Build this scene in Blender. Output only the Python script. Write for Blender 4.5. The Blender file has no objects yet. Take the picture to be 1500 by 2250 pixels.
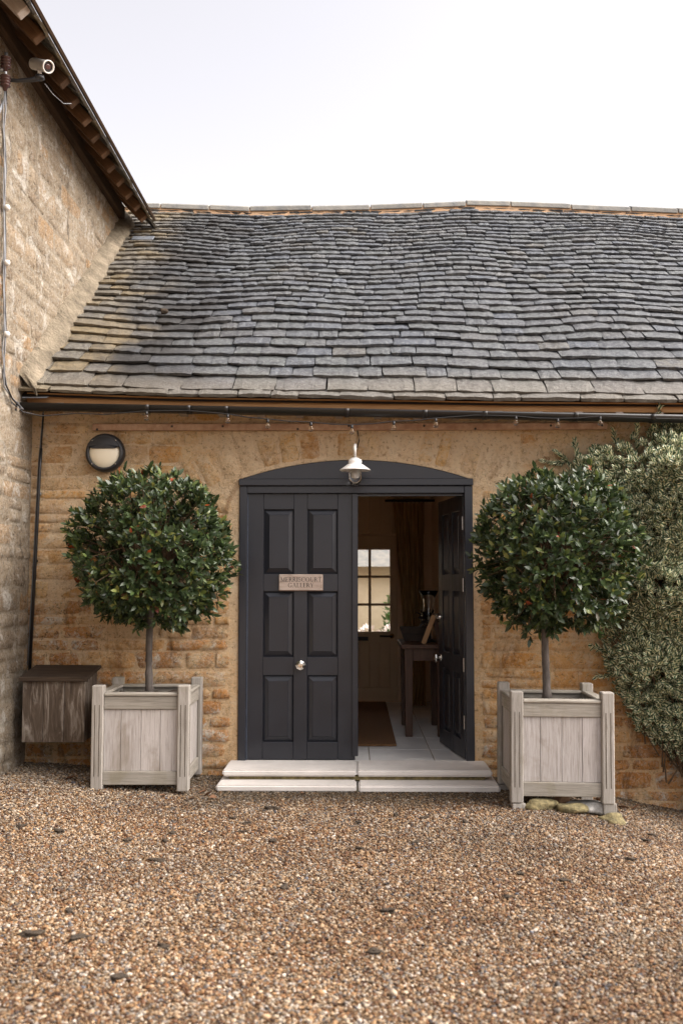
import bpy, bmesh, math, random
import numpy as np
from mathutils import Vector, Matrix, Euler

# ------------------------------------------------------------------ camera, sky, sun, exposure
sc = bpy.context.scene
C = sc.collection
rad = math.radians
RND = random.Random(11)
NP = np.random.default_rng(5)

cd = bpy.data.cameras.new('camera')
cam = bpy.data.objects.new('camera', cd)
C.objects.link(cam)
cd.sensor_fit = 'HORIZONTAL'
cd.sensor_width = 24.0
cd.lens = 35.0
cd.clip_start = 0.05
cd.clip_end = 2000
cd.dof.use_dof = True
cd.dof.focus_distance = 7.3
cd.dof.aperture_fstop = 2.4
cam.location = (0, -7.4, 1.46)
cam.rotation_euler = (rad(90 + 4.05), 0, rad(0.79))
sc.camera = cam

SUN_EL, SUN_AZ = 44.0, 96.0      # azimuth clockwise from +Y: high on the right, veiled
w = bpy.data.worlds.new('World')
sc.world = w
w.use_nodes = True
wn = w.node_tree
wn.nodes.clear()
sky = wn.nodes.new('ShaderNodeTexSky')
sky.sky_type = 'NISHITA'
sky.sun_disc = False
sky.sun_elevation = rad(SUN_EL)
sky.sun_rotation = rad(SUN_AZ)
sky.air_density = 1.0
sky.dust_density = 4.0
sky.ozone_density = 1.0
hs = wn.nodes.new('ShaderNodeHueSaturation')
hs.inputs['Saturation'].default_value = 0.27
tint = wn.nodes.new('ShaderNodeMix')
tint.data_type = 'RGBA'
tint.blend_type = 'MULTIPLY'
tint.inputs[0].default_value = 1.0
tint.inputs[7].default_value = (1.0, 0.935, 0.905, 1)
bg = wn.nodes.new('ShaderNodeBackground')
bg.inputs['Strength'].default_value = 0.098
wo = wn.nodes.new('ShaderNodeOutputWorld')
wn.links.new(sky.outputs[0], hs.inputs['Color'])
wn.links.new(hs.outputs[0], tint.inputs[6])
wn.links.new(tint.outputs[2], bg.inputs['Color'])
wn.links.new(bg.outputs[0], wo.inputs['Surface'])

sl = bpy.data.lights.new('sun', 'SUN')
sl.energy = 1.5
sl.angle = rad(65)
sl.color = (1.0, 0.96, 0.91)
sun = bpy.data.objects.new('sun', sl)
C.objects.link(sun)
sun.location = (6, -8, 12)
sdir = Vector((math.sin(rad(SUN_AZ)) * math.cos(rad(SUN_EL)), math.cos(rad(SUN_AZ)) * math.cos(rad(SUN_EL)), math.sin(rad(SUN_EL))))
sun.rotation_euler = sdir.to_track_quat('Z', 'Y').to_euler()

sc.view_settings.view_transform = 'Standard'
sc.view_settings.look = 'None'
sc.view_settings.gamma = 1.0
sc.view_settings.exposure = 1.95
sc.view_settings.use_curve_mapping = False
sc.cycles.use_denoising = True
sc.cycles.max_bounces = 8
sc.cycles.diffuse_bounces = 5

# ------------------------------------------------------------------ helpers
def lin(r, g, b, k=1.0):
    f = lambda c: (c / 12.92 if c <= 0.04045 else ((c + 0.055) / 1.055) ** 2.4)
    return (f(r / 255) * k, f(g / 255) * k, f(b / 255) * k, 1.0)

def ss(a, b, v):
    t = min(1.0, max(0.0, (v - a) / (b - a)))
    return t * t * (3 - 2 * t)

class NT:
    """tiny node-graph helper"""
    def __init__(self, name):
        self.m = bpy.data.materials.new(name)
        self.m.use_nodes = True
        self.t = self.m.node_tree
        self.t.nodes.clear()
        self.out = self.t.nodes.new('ShaderNodeOutputMaterial')
        self.b = self.t.nodes.new('ShaderNodeBsdfPrincipled')
        self.t.links.new(self.b.outputs[0], self.out.inputs[0])
    def n(self, typ, **kw):
        nd = self.t.nodes.new(typ)
        for k, v in kw.items():
            setattr(nd, k, v)
        return nd
    def l(self, a, b):
        self.t.links.new(a, b)
    def pos(self, scale=(1, 1, 1), obj=False):
        if obj:
            src = self.n('ShaderNodeTexCoord').outputs['Object']
        else:
            src = self.n('ShaderNodeNewGeometry').outputs['Position']
        mp = self.n('ShaderNodeMapping')
        mp.inputs['Scale'].default_value = scale
        self.l(src, mp.inputs['Vector'])
        return mp.outputs[0]
    def noise(self, scale, detail=6, rough=0.6, vec=None, dist=0.0):
        nd = self.n('ShaderNodeTexNoise')
        nd.inputs['Scale'].default_value = scale
        nd.inputs['Detail'].default_value = detail
        nd.inputs['Roughness'].default_value = rough
        nd.inputs['Distortion'].default_value = dist
        if vec is not None:
            self.l(vec, nd.inputs['Vector'])
        return nd.outputs['Fac']
    def ramp(self, fac, stops):
        r = self.n('ShaderNodeValToRGB')
        el = r.color_ramp.elements
        while len(el) < len(stops):
            el.new(0.5)
        for e, (p, c) in zip(el, stops):
            e.position = p
            e.color = c if len(c) == 4 else (*c, 1)
        self.l(fac, r.inputs[0])
        return r.outputs[0]
    def mix(self, fac, a, b, typ='MIX'):
        m = self.n('ShaderNodeMix', data_type='RGBA', blend_type=typ)
        for s, v in ((m.inputs[0], fac), (m.inputs[6], a), (m.inputs[7], b)):
            if isinstance(v, (int, float)):
                s.default_value = v
            elif isinstance(v, tuple):
                s.default_value = v if len(v) == 4 else (*v, 1)
            else:
                self.l(v, s)
        return m.outputs[2]
    def math(self, op, a, b=0.0, clamp=False):
        m = self.n('ShaderNodeMath', operation=op, use_clamp=clamp)
        for s, v in ((m.inputs[0], a), (m.inputs[1], b)):
            if isinstance(v, (int, float)):
                s.default_value = v
            else:
                self.l(v, s)
        return m.outputs[0]
    def maprange(self, v, a, b, c=0.0, d=1.0):
        m = self.n('ShaderNodeMapRange')
        m.interpolation_type = 'SMOOTHSTEP'
        self.l(v, m.inputs[0])
        for i, x in enumerate((a, b, c, d)):
            m.inputs[i + 1].default_value = x
        return m.outputs[0]
    def rnd(self):
        """random per object and per loose piece"""
        a = self.n('ShaderNodeObjectInfo').outputs['Random']
        b = self.n('ShaderNodeNewGeometry').outputs['Random Per Island']
        return self.math('FRACT', self.math('ADD', a, b))
    def bump(self, h, strength=0.5, dist=0.01, normal=None):
        bp = self.n('ShaderNodeBump')
        bp.inputs['Strength'].default_value = strength
        bp.inputs['Distance'].default_value = dist
        self.l(h, bp.inputs['Height'])
        if normal is not None:
            self.l(normal, bp.inputs['Normal'])
        return bp.outputs[0]
    def done(self, col=None, rough=0.8, normal=None, metal=0.0, spec=0.5):
        b = self.b
        if col is not None:
            if isinstance(col, tuple):
                b.inputs['Base Color'].default_value = col if len(col) == 4 else (*col, 1)
            else:
                self.l(col, b.inputs['Base Color'])
        if isinstance(rough, (int, float)):
            b.inputs['Roughness'].default_value = rough
        else:
            self.l(rough, b.inputs['Roughness'])
        b.inputs['Metallic'].default_value = metal
        b.inputs['Specular IOR Level'].default_value = spec
        if normal is not None:
            self.l(normal, b.inputs['Normal'])
        return self.m

def simple(name, c1, c2, scale=10, rough=0.7, bump=0.2, bscale=60, bdist=0.004, metal=0.0, spec=0.5, stretch=(1, 1, 1), var=0.0, obj=False):
    t = NT(name)
    v = t.pos(stretch, obj)
    f = t.noise(scale, 6, 0.65, v)
    col = t.ramp(f, [(0.3, c1), (0.7, c2)])
    if var:
        k = t.maprange(t.rnd(), 0, 1, 1 - var, 1 + var)
        cc = t.n('ShaderNodeCombineColor')
        for i in range(3):
            t.l(k, cc.inputs[i])
        col = t.mix(1.0, col, cc.outputs[0], 'MULTIPLY')
    nm = t.bump(t.noise(bscale, 5, 0.6, v), bump, bdist) if bump else None
    return t.done(col, rough, nm, metal, spec)

# ---- materials
def stone_material(name, tones, orange, lichen, dark, lich_amt, bump=0.9, bedding=False, zone=True, dk=0.72):
    t = NT(name)
    p = t.pos()
    r = t.noise(2.6, 4, 0.6, p) if bedding else t.rnd()
    base = t.ramp(r, tones)
    sx = t.n('ShaderNodeSeparateXYZ')
    t.l(p, sx.inputs[0])
    if zone:
        # the iron-rich orange stone of the lower and right-hand courses
        q = t.math('ADD', t.math('MULTIPLY', sx.outputs[2], -0.55), t.math('MULTIPLY', sx.outputs[0], 0.10))
        q = t.math('ADD', q, t.math('MULTIPLY', t.noise(1.3, 4, 0.6, p), 1.1))
        base = t.mix(t.maprange(q, -0.5, 0.4, 0.0, 0.6), base, orange)
        och = t.maprange(t.noise(2.0, 3, 0.5, t.pos((1, 1, 2.0))), 0.52, 0.68, 0, 0.5)
        base = t.mix(och, base, orange)
    if zone and not bedding:
        # old pointing smeared over the stone faces, more of it high up
        sm_ = t.math('ADD', t.noise(3.4, 9, 0.74, p, 0.7), t.math('MULTIPLY', t.math('SUBTRACT', sx.outputs[2], 1.2), 0.035))
        base = t.mix(t.maprange(sm_, 0.48, 0.585, 0.0, 0.85), base, lin(234, 204, 160))
    med = t.noise(8, 9, 0.78, p, 0.8)
    base = t.mix(t.maprange(med, 0.52, 0.66, 0, dk * 0.6), base, dark)
    pale = t.noise(5.0, 9, 0.78, p, 0.5)
    base = t.mix(t.maprange(pale, 0.50, 0.60, 0, 0.65), base, t.mix(0.4, base, lichen))
    fine = t.noise(46, 9, 0.85, p)
    base = t.mix(t.maprange(fine, 0.50, 0.57, 0, 0.7), base, t.mix(0.65, base, lichen))
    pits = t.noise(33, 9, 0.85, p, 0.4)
    base = t.mix(t.maprange(pits, 0.535, 0.60, 0, dk), base, dark)  # pits coloured dark: dirt plus crevice shade painted into the stone
    st = t.noise(2.6, 8, 0.7, t.pos((1.6, 1.6, 0.6)), 0.8)
    base = t.mix(t.maprange(st, 0.56, 0.68, 0, dk * 0.75), base, dark)
    li = t.math('MULTIPLY', t.maprange(t.noise(5.0, 5, 0.65, p, 0.8), 0.56, 0.62), t.maprange(t.noise(60, 8, 0.8, p), 0.45, 0.52))
    base = t.mix(t.math('MULTIPLY', li, lich_amt), base, lichen)
    h = t.math('ADD', t.noise(15, 10, 0.8, p, 0.5), t.math('MULTIPLY', pits, -0.5))
    return t.done(base, 0.92, t.bump(h, bump, 0.06), 0, 0.15)

M = {}
ORG = lin(230, 164, 82)
OCHRE = [(0.0, lin(228, 172, 100)), (0.2, lin(222, 190, 146)), (0.4, lin(206, 152, 94)), (0.6, lin(230, 204, 168)), (0.8, lin(200, 148, 92)), (1.0, lin(230, 184, 118))]
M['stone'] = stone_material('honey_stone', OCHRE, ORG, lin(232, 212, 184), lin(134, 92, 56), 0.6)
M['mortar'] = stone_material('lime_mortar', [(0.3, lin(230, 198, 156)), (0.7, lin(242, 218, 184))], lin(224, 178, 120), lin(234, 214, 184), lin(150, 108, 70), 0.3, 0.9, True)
LOWT = [(0.0, lin(212, 156, 98)), (0.3, lin(216, 166, 112)), (0.5, lin(198, 140, 84)), (0.75, lin(214, 180, 138)), (1.0, lin(190, 134, 82))]
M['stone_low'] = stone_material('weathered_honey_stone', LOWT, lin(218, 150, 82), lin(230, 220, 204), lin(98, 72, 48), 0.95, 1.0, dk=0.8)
GREYT = [(0.0, lin(164, 146, 122)), (0.3, lin(174, 156, 132)), (0.5, lin(148, 128, 104)), (0.75, lin(178, 160, 136)), (1.0, lin(176, 140, 98))]
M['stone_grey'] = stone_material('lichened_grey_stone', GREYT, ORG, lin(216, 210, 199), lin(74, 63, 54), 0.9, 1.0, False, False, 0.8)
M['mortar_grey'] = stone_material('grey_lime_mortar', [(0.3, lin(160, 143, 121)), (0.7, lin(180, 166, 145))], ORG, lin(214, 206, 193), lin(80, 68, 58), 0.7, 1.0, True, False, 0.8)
M['fillet'] = simple('mortar_fillet', lin(84, 76, 64), lin(146, 134, 115), 7, 0.95, 1.0, 40, 0.03, spec=0.2)

def slate_material():
    t = NT('stone_slate')
    p = t.pos()
    r = t.rnd()
    col = t.ramp(r, [(0.0, lin(80, 83, 88)), (0.3, lin(91, 94, 94)), (0.55, lin(83, 88, 97)), (0.8, lin(95, 95, 94)), (0.93, lin(72, 76, 84)), (1.0, lin(98, 95, 88))])
    blot = t.noise(14, 8, 0.7, p, 0.7)
    col = t.mix(t.maprange(blot, 0.46, 0.60, 0, 0.65), col, lin(57, 59, 65))
    lc = t.noise(38, 7, 0.7, p)
    col = t.mix(t.maprange(lc, 0.51, 0.60, 0, 0.55), col, lin(131, 133, 132))
    # tan, unweathered slates beside the barn wall and a black stain next to them
    sx = t.n('ShaderNodeSeparateXYZ')
    t.l(p, sx.inputs[0])
    wob = t.math('MULTIPLY', t.math('SUBTRACT', t.noise(2.2, 4, 0.6, p), 0.5), 1.1)
    xx = t.math('ADD', sx.outputs[0], wob)
    tan = t.math('MULTIPLY', t.maprange(xx, -1.55, -2.0), t.maprange(r, 0.0, 1.0, 0.3, 0.9))
    col = t.mix(tan, col, t.mix(t.maprange(blot, 0.35, 0.7), lin(136, 120, 89), lin(96, 84, 62)))
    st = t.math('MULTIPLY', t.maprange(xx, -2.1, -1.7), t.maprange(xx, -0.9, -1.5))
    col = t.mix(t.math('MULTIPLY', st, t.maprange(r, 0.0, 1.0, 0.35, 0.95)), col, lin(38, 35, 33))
    # eaves course is paler and browner
    low = t.maprange(sx.outputs[2], 3.1, 2.85, 0, 0.4)
    col = t.mix(low, col, lin(131, 119, 98))
    h = t.math('ADD', t.noise(18, 8, 0.7, p, 0.5), t.math('MULTIPLY', t.noise(90, 5, 0.7, p), 0.3))
    return t.done(col, 0.55, t.bump(h, 1.0, 0.035), 0, 0.45)
M['slate'] = slate_material()
M['ridge'] = simple('ridge_stone', lin(120, 122, 122), lin(158, 154, 144), 9, 0.85, 0.7, 40, 0.01, var=0.12)
M['ridge_mortar'] = simple('ridge_mortar', lin(208, 168, 128), lin(222, 190, 156), 6, 0.95, 0.6, 60, 0.01)
M['roof_under'] = simple('roof_felt', lin(40, 34, 30), lin(56, 46, 38), 6, 0.95, 0.2)
M['paint'] = None
def paint_material():
    t = NT('dark_blue_black_paint')
    p = t.pos()
    n1 = t.noise(5, 5, 0.6, p)
    col = t.ramp(n1, [(0.3, lin(31, 33, 40)), (0.7, lin(36, 38, 45))])
    col = t.mix(t.maprange(t.noise(26, 6, 0.7, t.pos((1, 1, 0.35))), 0.64, 0.80, 0, 0.25), col, lin(69, 67, 67))
    rough = t.maprange(n1, 0.2, 0.8, 0.28, 0.42)
    return t.done(col, rough, t.bump(t.noise(120, 4, 0.6, t.pos((1, 1, 0.2))), 0.12, 0.002), 0, 0.55)
M['paint'] = paint_material()
M['paint_sheen'] = simple('sky_sheen_edge_paint', lin(56, 62, 74), lin(76, 84, 98), 12, 0.25, 0.1)  # door paint made lighter and bluer, sky reflection painted into the colour

def wood_material(name, c1, c2, c3, grain=(42, 42, 1.8), rough=0.85, bump=0.5, var=0.08, stain=None):
    t = NT(name)
    v = t.pos(grain, True)
    r = t.n('ShaderNodeObjectInfo').outputs['Random']
    off = t.n('ShaderNodeVectorMath', operation='ADD')
    t.l(v, off.inputs[0])
    cx = t.n('ShaderNodeCombineXYZ')
    t.l(t.math('MULTIPLY', r, 37.0), cx.inputs[0])
    t.l(t.math('MULTIPLY', r, 91.0), cx.inputs[2])
    t.l(cx.outputs[0], off.inputs[1])
    v = off.outputs[0]
    g = t.noise(2.4, 8, 0.68, v, 1.2)
    col = t.ramp(g, [(0.28, c1), (0.5, c2), (0.74, c3)])
    k = t.maprange(r, 0, 1, 1 - var, 1 + var)
    cc = t.n('ShaderNodeCombineColor')
    for i in range(3):
        t.l(k, cc.inputs[i])
    col = t.mix(1.0, col, cc.outputs[0], 'MULTIPLY')
    if stain:
        s = t.noise(3.0, 5, 0.65, t.pos((1, 1, 0.6)), 0.8)
        col = t.mix(t.maprange(s, 0.52, 0.72, 0, 0.6), col, stain)
    return t.done(col, rough, t.bump(t.noise(6, 8, 0.75, v), bump, 0.004), 0, 0.3)
M['oak'] = wood_material('weathered_grey_oak', lin(118, 111, 102), lin(152, 146, 138), lin(176, 171, 164), stain=lin(124, 117, 94))
M['oak_h'] = wood_material('weathered_grey_oak_rail', lin(114, 107, 97), lin(148, 142, 132), lin(172, 166, 156), (1.8, 42, 42), stain=lin(122, 114, 92))
M['oak_pale'] = wood_material('silvered_oak_board', lin(134, 126, 120), lin(174, 167, 162), lin(194, 189, 187), stain=lin(126, 114, 98))
M['groove_shade'] = simple('painted_groove_shade', lin(74, 66, 56), lin(96, 86, 74), 20, 0.95, 0)  # flutes are not cut: proud dark strips paint in their shade
M['boxwood'] = wood_material('mould_stained_board', lin(58, 48, 40), lin(96, 83, 71), lin(172, 163, 152), (9, 9, 1.3), 0.9, 0.6, 0.1, stain=lin(44, 35, 29))
M['boxlid'] = wood_material('dark_damp_board', lin(40, 33, 28), lin(66, 54, 44), lin(92, 78, 64), (1.0, 12, 12), 0.8, 0.5)
M['pine'] = wood_material('new_pine_board', lin(158, 112, 71), lin(182, 139, 95), lin(190, 155, 114), (0.8, 14, 14), 0.75, 0.2)
M['rafter'] = wood_material('brown_rafter', lin(60, 42, 29), lin(85, 61, 41), lin(102, 76, 53), (1.8, 42, 42), 0.85, 0.4, 0.22)
M['rafter_pale'] = wood_material('pale_rafter', lin(158, 143, 129), lin(175, 163, 153), lin(185, 177, 170), (1.2, 14, 14), 0.8, 0.3)
M['plate'] = wood_material('dark_old_timber', lin(49, 36, 26), lin(71, 53, 37), lin(88, 68, 49), (12, 1.0, 12), 0.9, 0.5)
M['black_plastic'] = simple('black_gutter', lin(24, 23, 23), lin(34, 33, 33), 8, 0.4, 0.05)
M['black_metal'] = simple('black_metal', lin(30, 30, 32), lin(42, 42, 45), 20, 0.45, 0.1)
M['rust'] = simple('rusty_steel', lin(136, 98, 74), lin(184, 154, 128), 14, 0.75, 0.5, 60, 0.004)
M['white_metal'] = simple('white_enamel', lin(226, 224, 220), lin(236, 234, 230), 10, 0.3, 0.0)
M['white_plastic'] = simple('white_plastic', lin(206, 202, 196), lin(220, 216, 210), 10, 0.4, 0.0)
M['diffuser'] = simple('cream_diffuser', lin(226, 216, 192), lin(232, 222, 200), 4, 0.45, 0.0)
M['chrome'] = simple('polished_nickel', lin(205, 200, 192), lin(220, 215, 206), 10, 0.16, 0.0, metal=1.0)
M['brass'] = simple('worn_brass', lin(190, 168, 120), lin(205, 184, 138), 10, 0.25, 0.0, metal=1.0)
M['steel'] = simple('hinge_steel', lin(150, 146, 142), lin(196, 192, 188), 60, 0.35, 0.2, metal=1.0)
M['galv'] = simple('galvanised_steel', lin(140, 142, 146), lin(172, 174, 178), 30, 0.5, 0.1, metal=0.7)
M['lead'] = simple('lead_flashing', lin(86, 90, 96), lin(116, 120, 126), 10, 0.5, 0.2)
M['slab'] = simple('cut_limestone', lin(198, 192, 186), lin(216, 210, 204), 5, 0.8, 0.35, 80, 0.003, spec=0.3)
M['slab_riser'] = simple('mossy_rubble', lin(70, 62, 40), lin(140, 126, 84), 22, 0.95, 0.8, 40, 0.012)
M['tile'] = simple('limestone_floor', lin(198, 196, 194), lin(220, 218, 214), 4, 0.42, 0.25, 30, 0.003, var=0.06)
M['grout'] = simple('tile_grout', lin(150, 140, 126), lin(170, 160, 146), 10, 0.9, 0.2)
M['plaster'] = simple('cream_plaster', lin(222, 196, 168), lin(230, 206, 178), 3, 0.9, 0.2, 30, 0.004)
M['cream_paint'] = simple('cream_joinery_paint', lin(196, 170, 136), lin(204, 180, 146), 5, 0.55, 0.05)
M['walnut'] = wood_material('dark_stained_table', lin(60, 40, 30), lin(78, 54, 41), lin(94, 67, 52), (14, 14, 1.2), 0.4, 0.15)
M['mat'] = simple('coir_mat', lin(118, 84, 52), lin(142, 104, 68), 60, 0.98, 0.9, 220, 0.008)
M['soil'] = simple('dark_soil', lin(44, 34, 26), lin(70, 54, 40), 30, 0.98, 0.9, 60, 0.02)
M['bark'] = simple('grey_bark', lin(66, 60, 55), lin(100, 92, 86), 22, 0.9, 0.6, 50, 0.005, stretch=(1, 1, 0.4))
M['twig'] = simple('brown_twig', lin(74, 58, 42), lin(100, 80, 58), 20, 0.9, 0.2)
M['sandstone_mossy'] = simple('mossy_fieldstone', lin(66, 62, 42), lin(146, 132, 94), 26, 0.95, 0.9, 40, 0.012)
M['fieldstone_white'] = simple('lichened_fieldstone', lin(120, 116, 110), lin(190, 186, 180), 30, 0.95, 0.9, 50, 0.012)
M['fieldstone_brown'] = simple('brown_fieldstone', lin(140, 104, 76), lin(178, 142, 110), 12, 0.95, 0.8, 40, 0.01)
M['moss'] = simple('dead_moss', lin(46, 38, 30), lin(72, 60, 46), 60, 0.98, 1.0, 120, 0.01)
M['dead_leaf'] = simple('dead_leaf', lin(92, 62, 42), lin(124, 88, 60), 30, 0.8, 0.2)
M['cable_black'] = simple('black_cable', lin(28, 27, 27), lin(38, 36, 36), 20, 0.5, 0.0)
M['cable_grey'] = simple('grey_cable', lin(112, 113, 116), lin(136, 137, 140), 20, 0.5, 0.0)
M['porcelain'] = simple('brown_porcelain', lin(58, 38, 36), lin(76, 50, 47), 12, 0.18, 0.0)
M['ink'] = simple('black_lettering', lin(30, 26, 26), lin(38, 34, 32), 10, 0.7, 0.0)
M['signwood'] = wood_material('oak_sign', lin(132, 114, 102), lin(166, 150, 138), lin(184, 168, 156), (1.5, 14, 9), 0.75, 0.3)
M['petal'] = simple('white_petal', lin(226, 220, 218), lin(236, 230, 228), 10, 0.7, 0.0)
M['pot'] = simple('terracotta_pot', lin(150, 92, 64), lin(172, 112, 80), 10, 0.85, 0.2)
M['pale_render'] = simple('pale_courtyard_stone', lin(196, 184, 156), lin(216, 206, 182), 3, 0.9, 0.5, 20, 0.01)
M['iron'] = simple('dark_iron', lin(36, 32, 30), lin(52, 46, 42), 20, 0.5, 0.1, metal=0.3)
M['trough'] = simple('dark_trough_wood', lin(60, 50, 42), lin(80, 68, 58), 14, 0.75, 0.3)
M['easel'] = wood_material('light_easel_wood', lin(150, 112, 76), lin(178, 138, 98), lin(192, 154, 116), (14, 14, 1.2), 0.6, 0.1)

def glass_material(name, tint=(1, 1, 1, 1), rough=0.02):
    t = NT(name)
    b = t.b
    b.inputs['Base Color'].default_value = tint
    b.inputs['Roughness'].default_value = rough
    b.inputs['Transmission Weight'].default_value = 1.0
    b.inputs['IOR'].default_value = 1.3
    return t.m
M['glass'] = glass_material('clear_glass')
def pane_material():
    t = NT('window_glass')
    tr = t.n('ShaderNodeBsdfTransparent')
    gl = t.n('ShaderNodeBsdfGlossy')
    gl.inputs['Roughness'].default_value = 0.03
    fr = t.n('ShaderNodeFresnel')
    fr.inputs['IOR'].default_value = 1.45
    mx = t.n('ShaderNodeMixShader')
    t.l(fr.outputs[0], mx.inputs[0])
    t.l(tr.outputs[0], mx.inputs[1])
    t.l(gl.outputs[0], mx.inputs[2])
    t.l(mx.outputs[0], t.out.inputs[0])
    return t.m
M['pane'] = pane_material()

def curtain_material():
    t = NT('olive_striped_curtain')
    p = t.pos((1, 1, 0.05))
    col = t.ramp(t.noise(26, 3, 0.5, p), [(0.42, lin(168, 138, 96)), (0.52, lin(200, 170, 120)), (0.6, lin(146, 118, 78))])
    return t.done(col, 0.9, t.bump(t.noise(300, 2, 0.5, t.pos()), 0.2, 0.002), 0, 0.2)
M['curtain'] = curtain_material()

def leaf_material(name, stops, rough, odd=None, edge=None):
    t = NT(name)
    r = t.n('ShaderNodeNewGeometry').outputs['Random Per Island']
    col = t.ramp(r, stops)
    if edge:
        uv = t.n('ShaderNodeUVMap').outputs[0]
        s = t.n('ShaderNodeSeparateXYZ')
        t.l(uv, s.inputs[0])
        a = t.math('ABSOLUTE', t.math('SUBTRACT', s.outputs[0], 0.5))
        wob = t.math('MULTIPLY', t.math('SUBTRACT', t.noise(90, 3, 0.5, t.pos()), 0.5), 0.22)
        m = t.maprange(t.math('ADD', a, wob), 0.15, 0.22)
        col = t.mix(t.math('MULTIPLY', m, 0.95), col, edge)
    if odd:
        r2 = t.math('FRACT', t.math('MULTIPLY', r, 57.31))
        col = t.mix(t.maprange(r2, 0.9975, 0.9985), col, odd)
        r3 = t.math('FRACT', t.math('MULTIPLY', r, 91.7))
        col = t.mix(t.maprange(r3, 0.995, 0.997), col, lin(150, 66, 30))
    b = t.b
    t.l(col, b.inputs['Base Color'])
    b.inputs['Roughness'].default_value = rough
    b.inputs['Specular IOR Level'].default_value = 0.5
    tl = t.n('ShaderNodeBsdfTranslucent')
    t.l(col, tl.inputs['Color'])
    mx = t.n('ShaderNodeMixShader')
    mx.inputs[0].default_value = 0.18
    t.l(b.outputs[0], mx.inputs[1])
    t.l(tl.outputs[0], mx.inputs[2])
    t.l(mx.outputs[0], t.out.inputs[0])
    return t.m
M['bay'] = leaf_material('bay_leaf', [(0.0, lin(43, 56, 34)), (0.3, lin(56, 71, 41)), (0.55, lin(47, 62, 39)), (0.8, lin(71, 88, 49)), (0.93, lin(94, 107, 56)), (1.0, lin(128, 128, 66))], 0.36, odd=lin(113, 56, 43))
M['variegated'] = leaf_material('variegated_leaf', [(0.0, lin(58, 84, 60)), (0.4, lin(76, 102, 74)), (0.8, lin(94, 120, 88)), (1.0, lin(64, 90, 62))], 0.4, edge=lin(244, 240, 204))
M['plant'] = leaf_material('garden_leaf', [(0.0, lin(52, 84, 40)), (0.5, lin(80, 116, 58)), (1.0, lin(104, 138, 74))], 0.5)

# ---- mesh collecting
def new_obj(name, me, parent=None, mat=None):
    o = bpy.data.objects.new(name, me)
    C.objects.link(o)
    if mat is not None and me is not None and not me.materials:
        me.materials.append(mat)
    if parent is not None:
        o.parent = parent
    return o

def tag(o, label, cat=None, group=None, kind=None):
    if label: o['label'] = label
    if cat: o['category'] = cat
    if group: o['group'] = group
    if kind: o['kind'] = kind
    return o

def thing(name, label, cat, loc=(0, 0, 0), rotz=0.0, group=None):
    o = bpy.data.objects.new(name, None)
    o.empty_display_size = 0.1
    C.objects.link(o)
    o.location = loc
    o.rotation_euler = (0, 0, rotz)
    return tag(o, label, cat, group)

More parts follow.
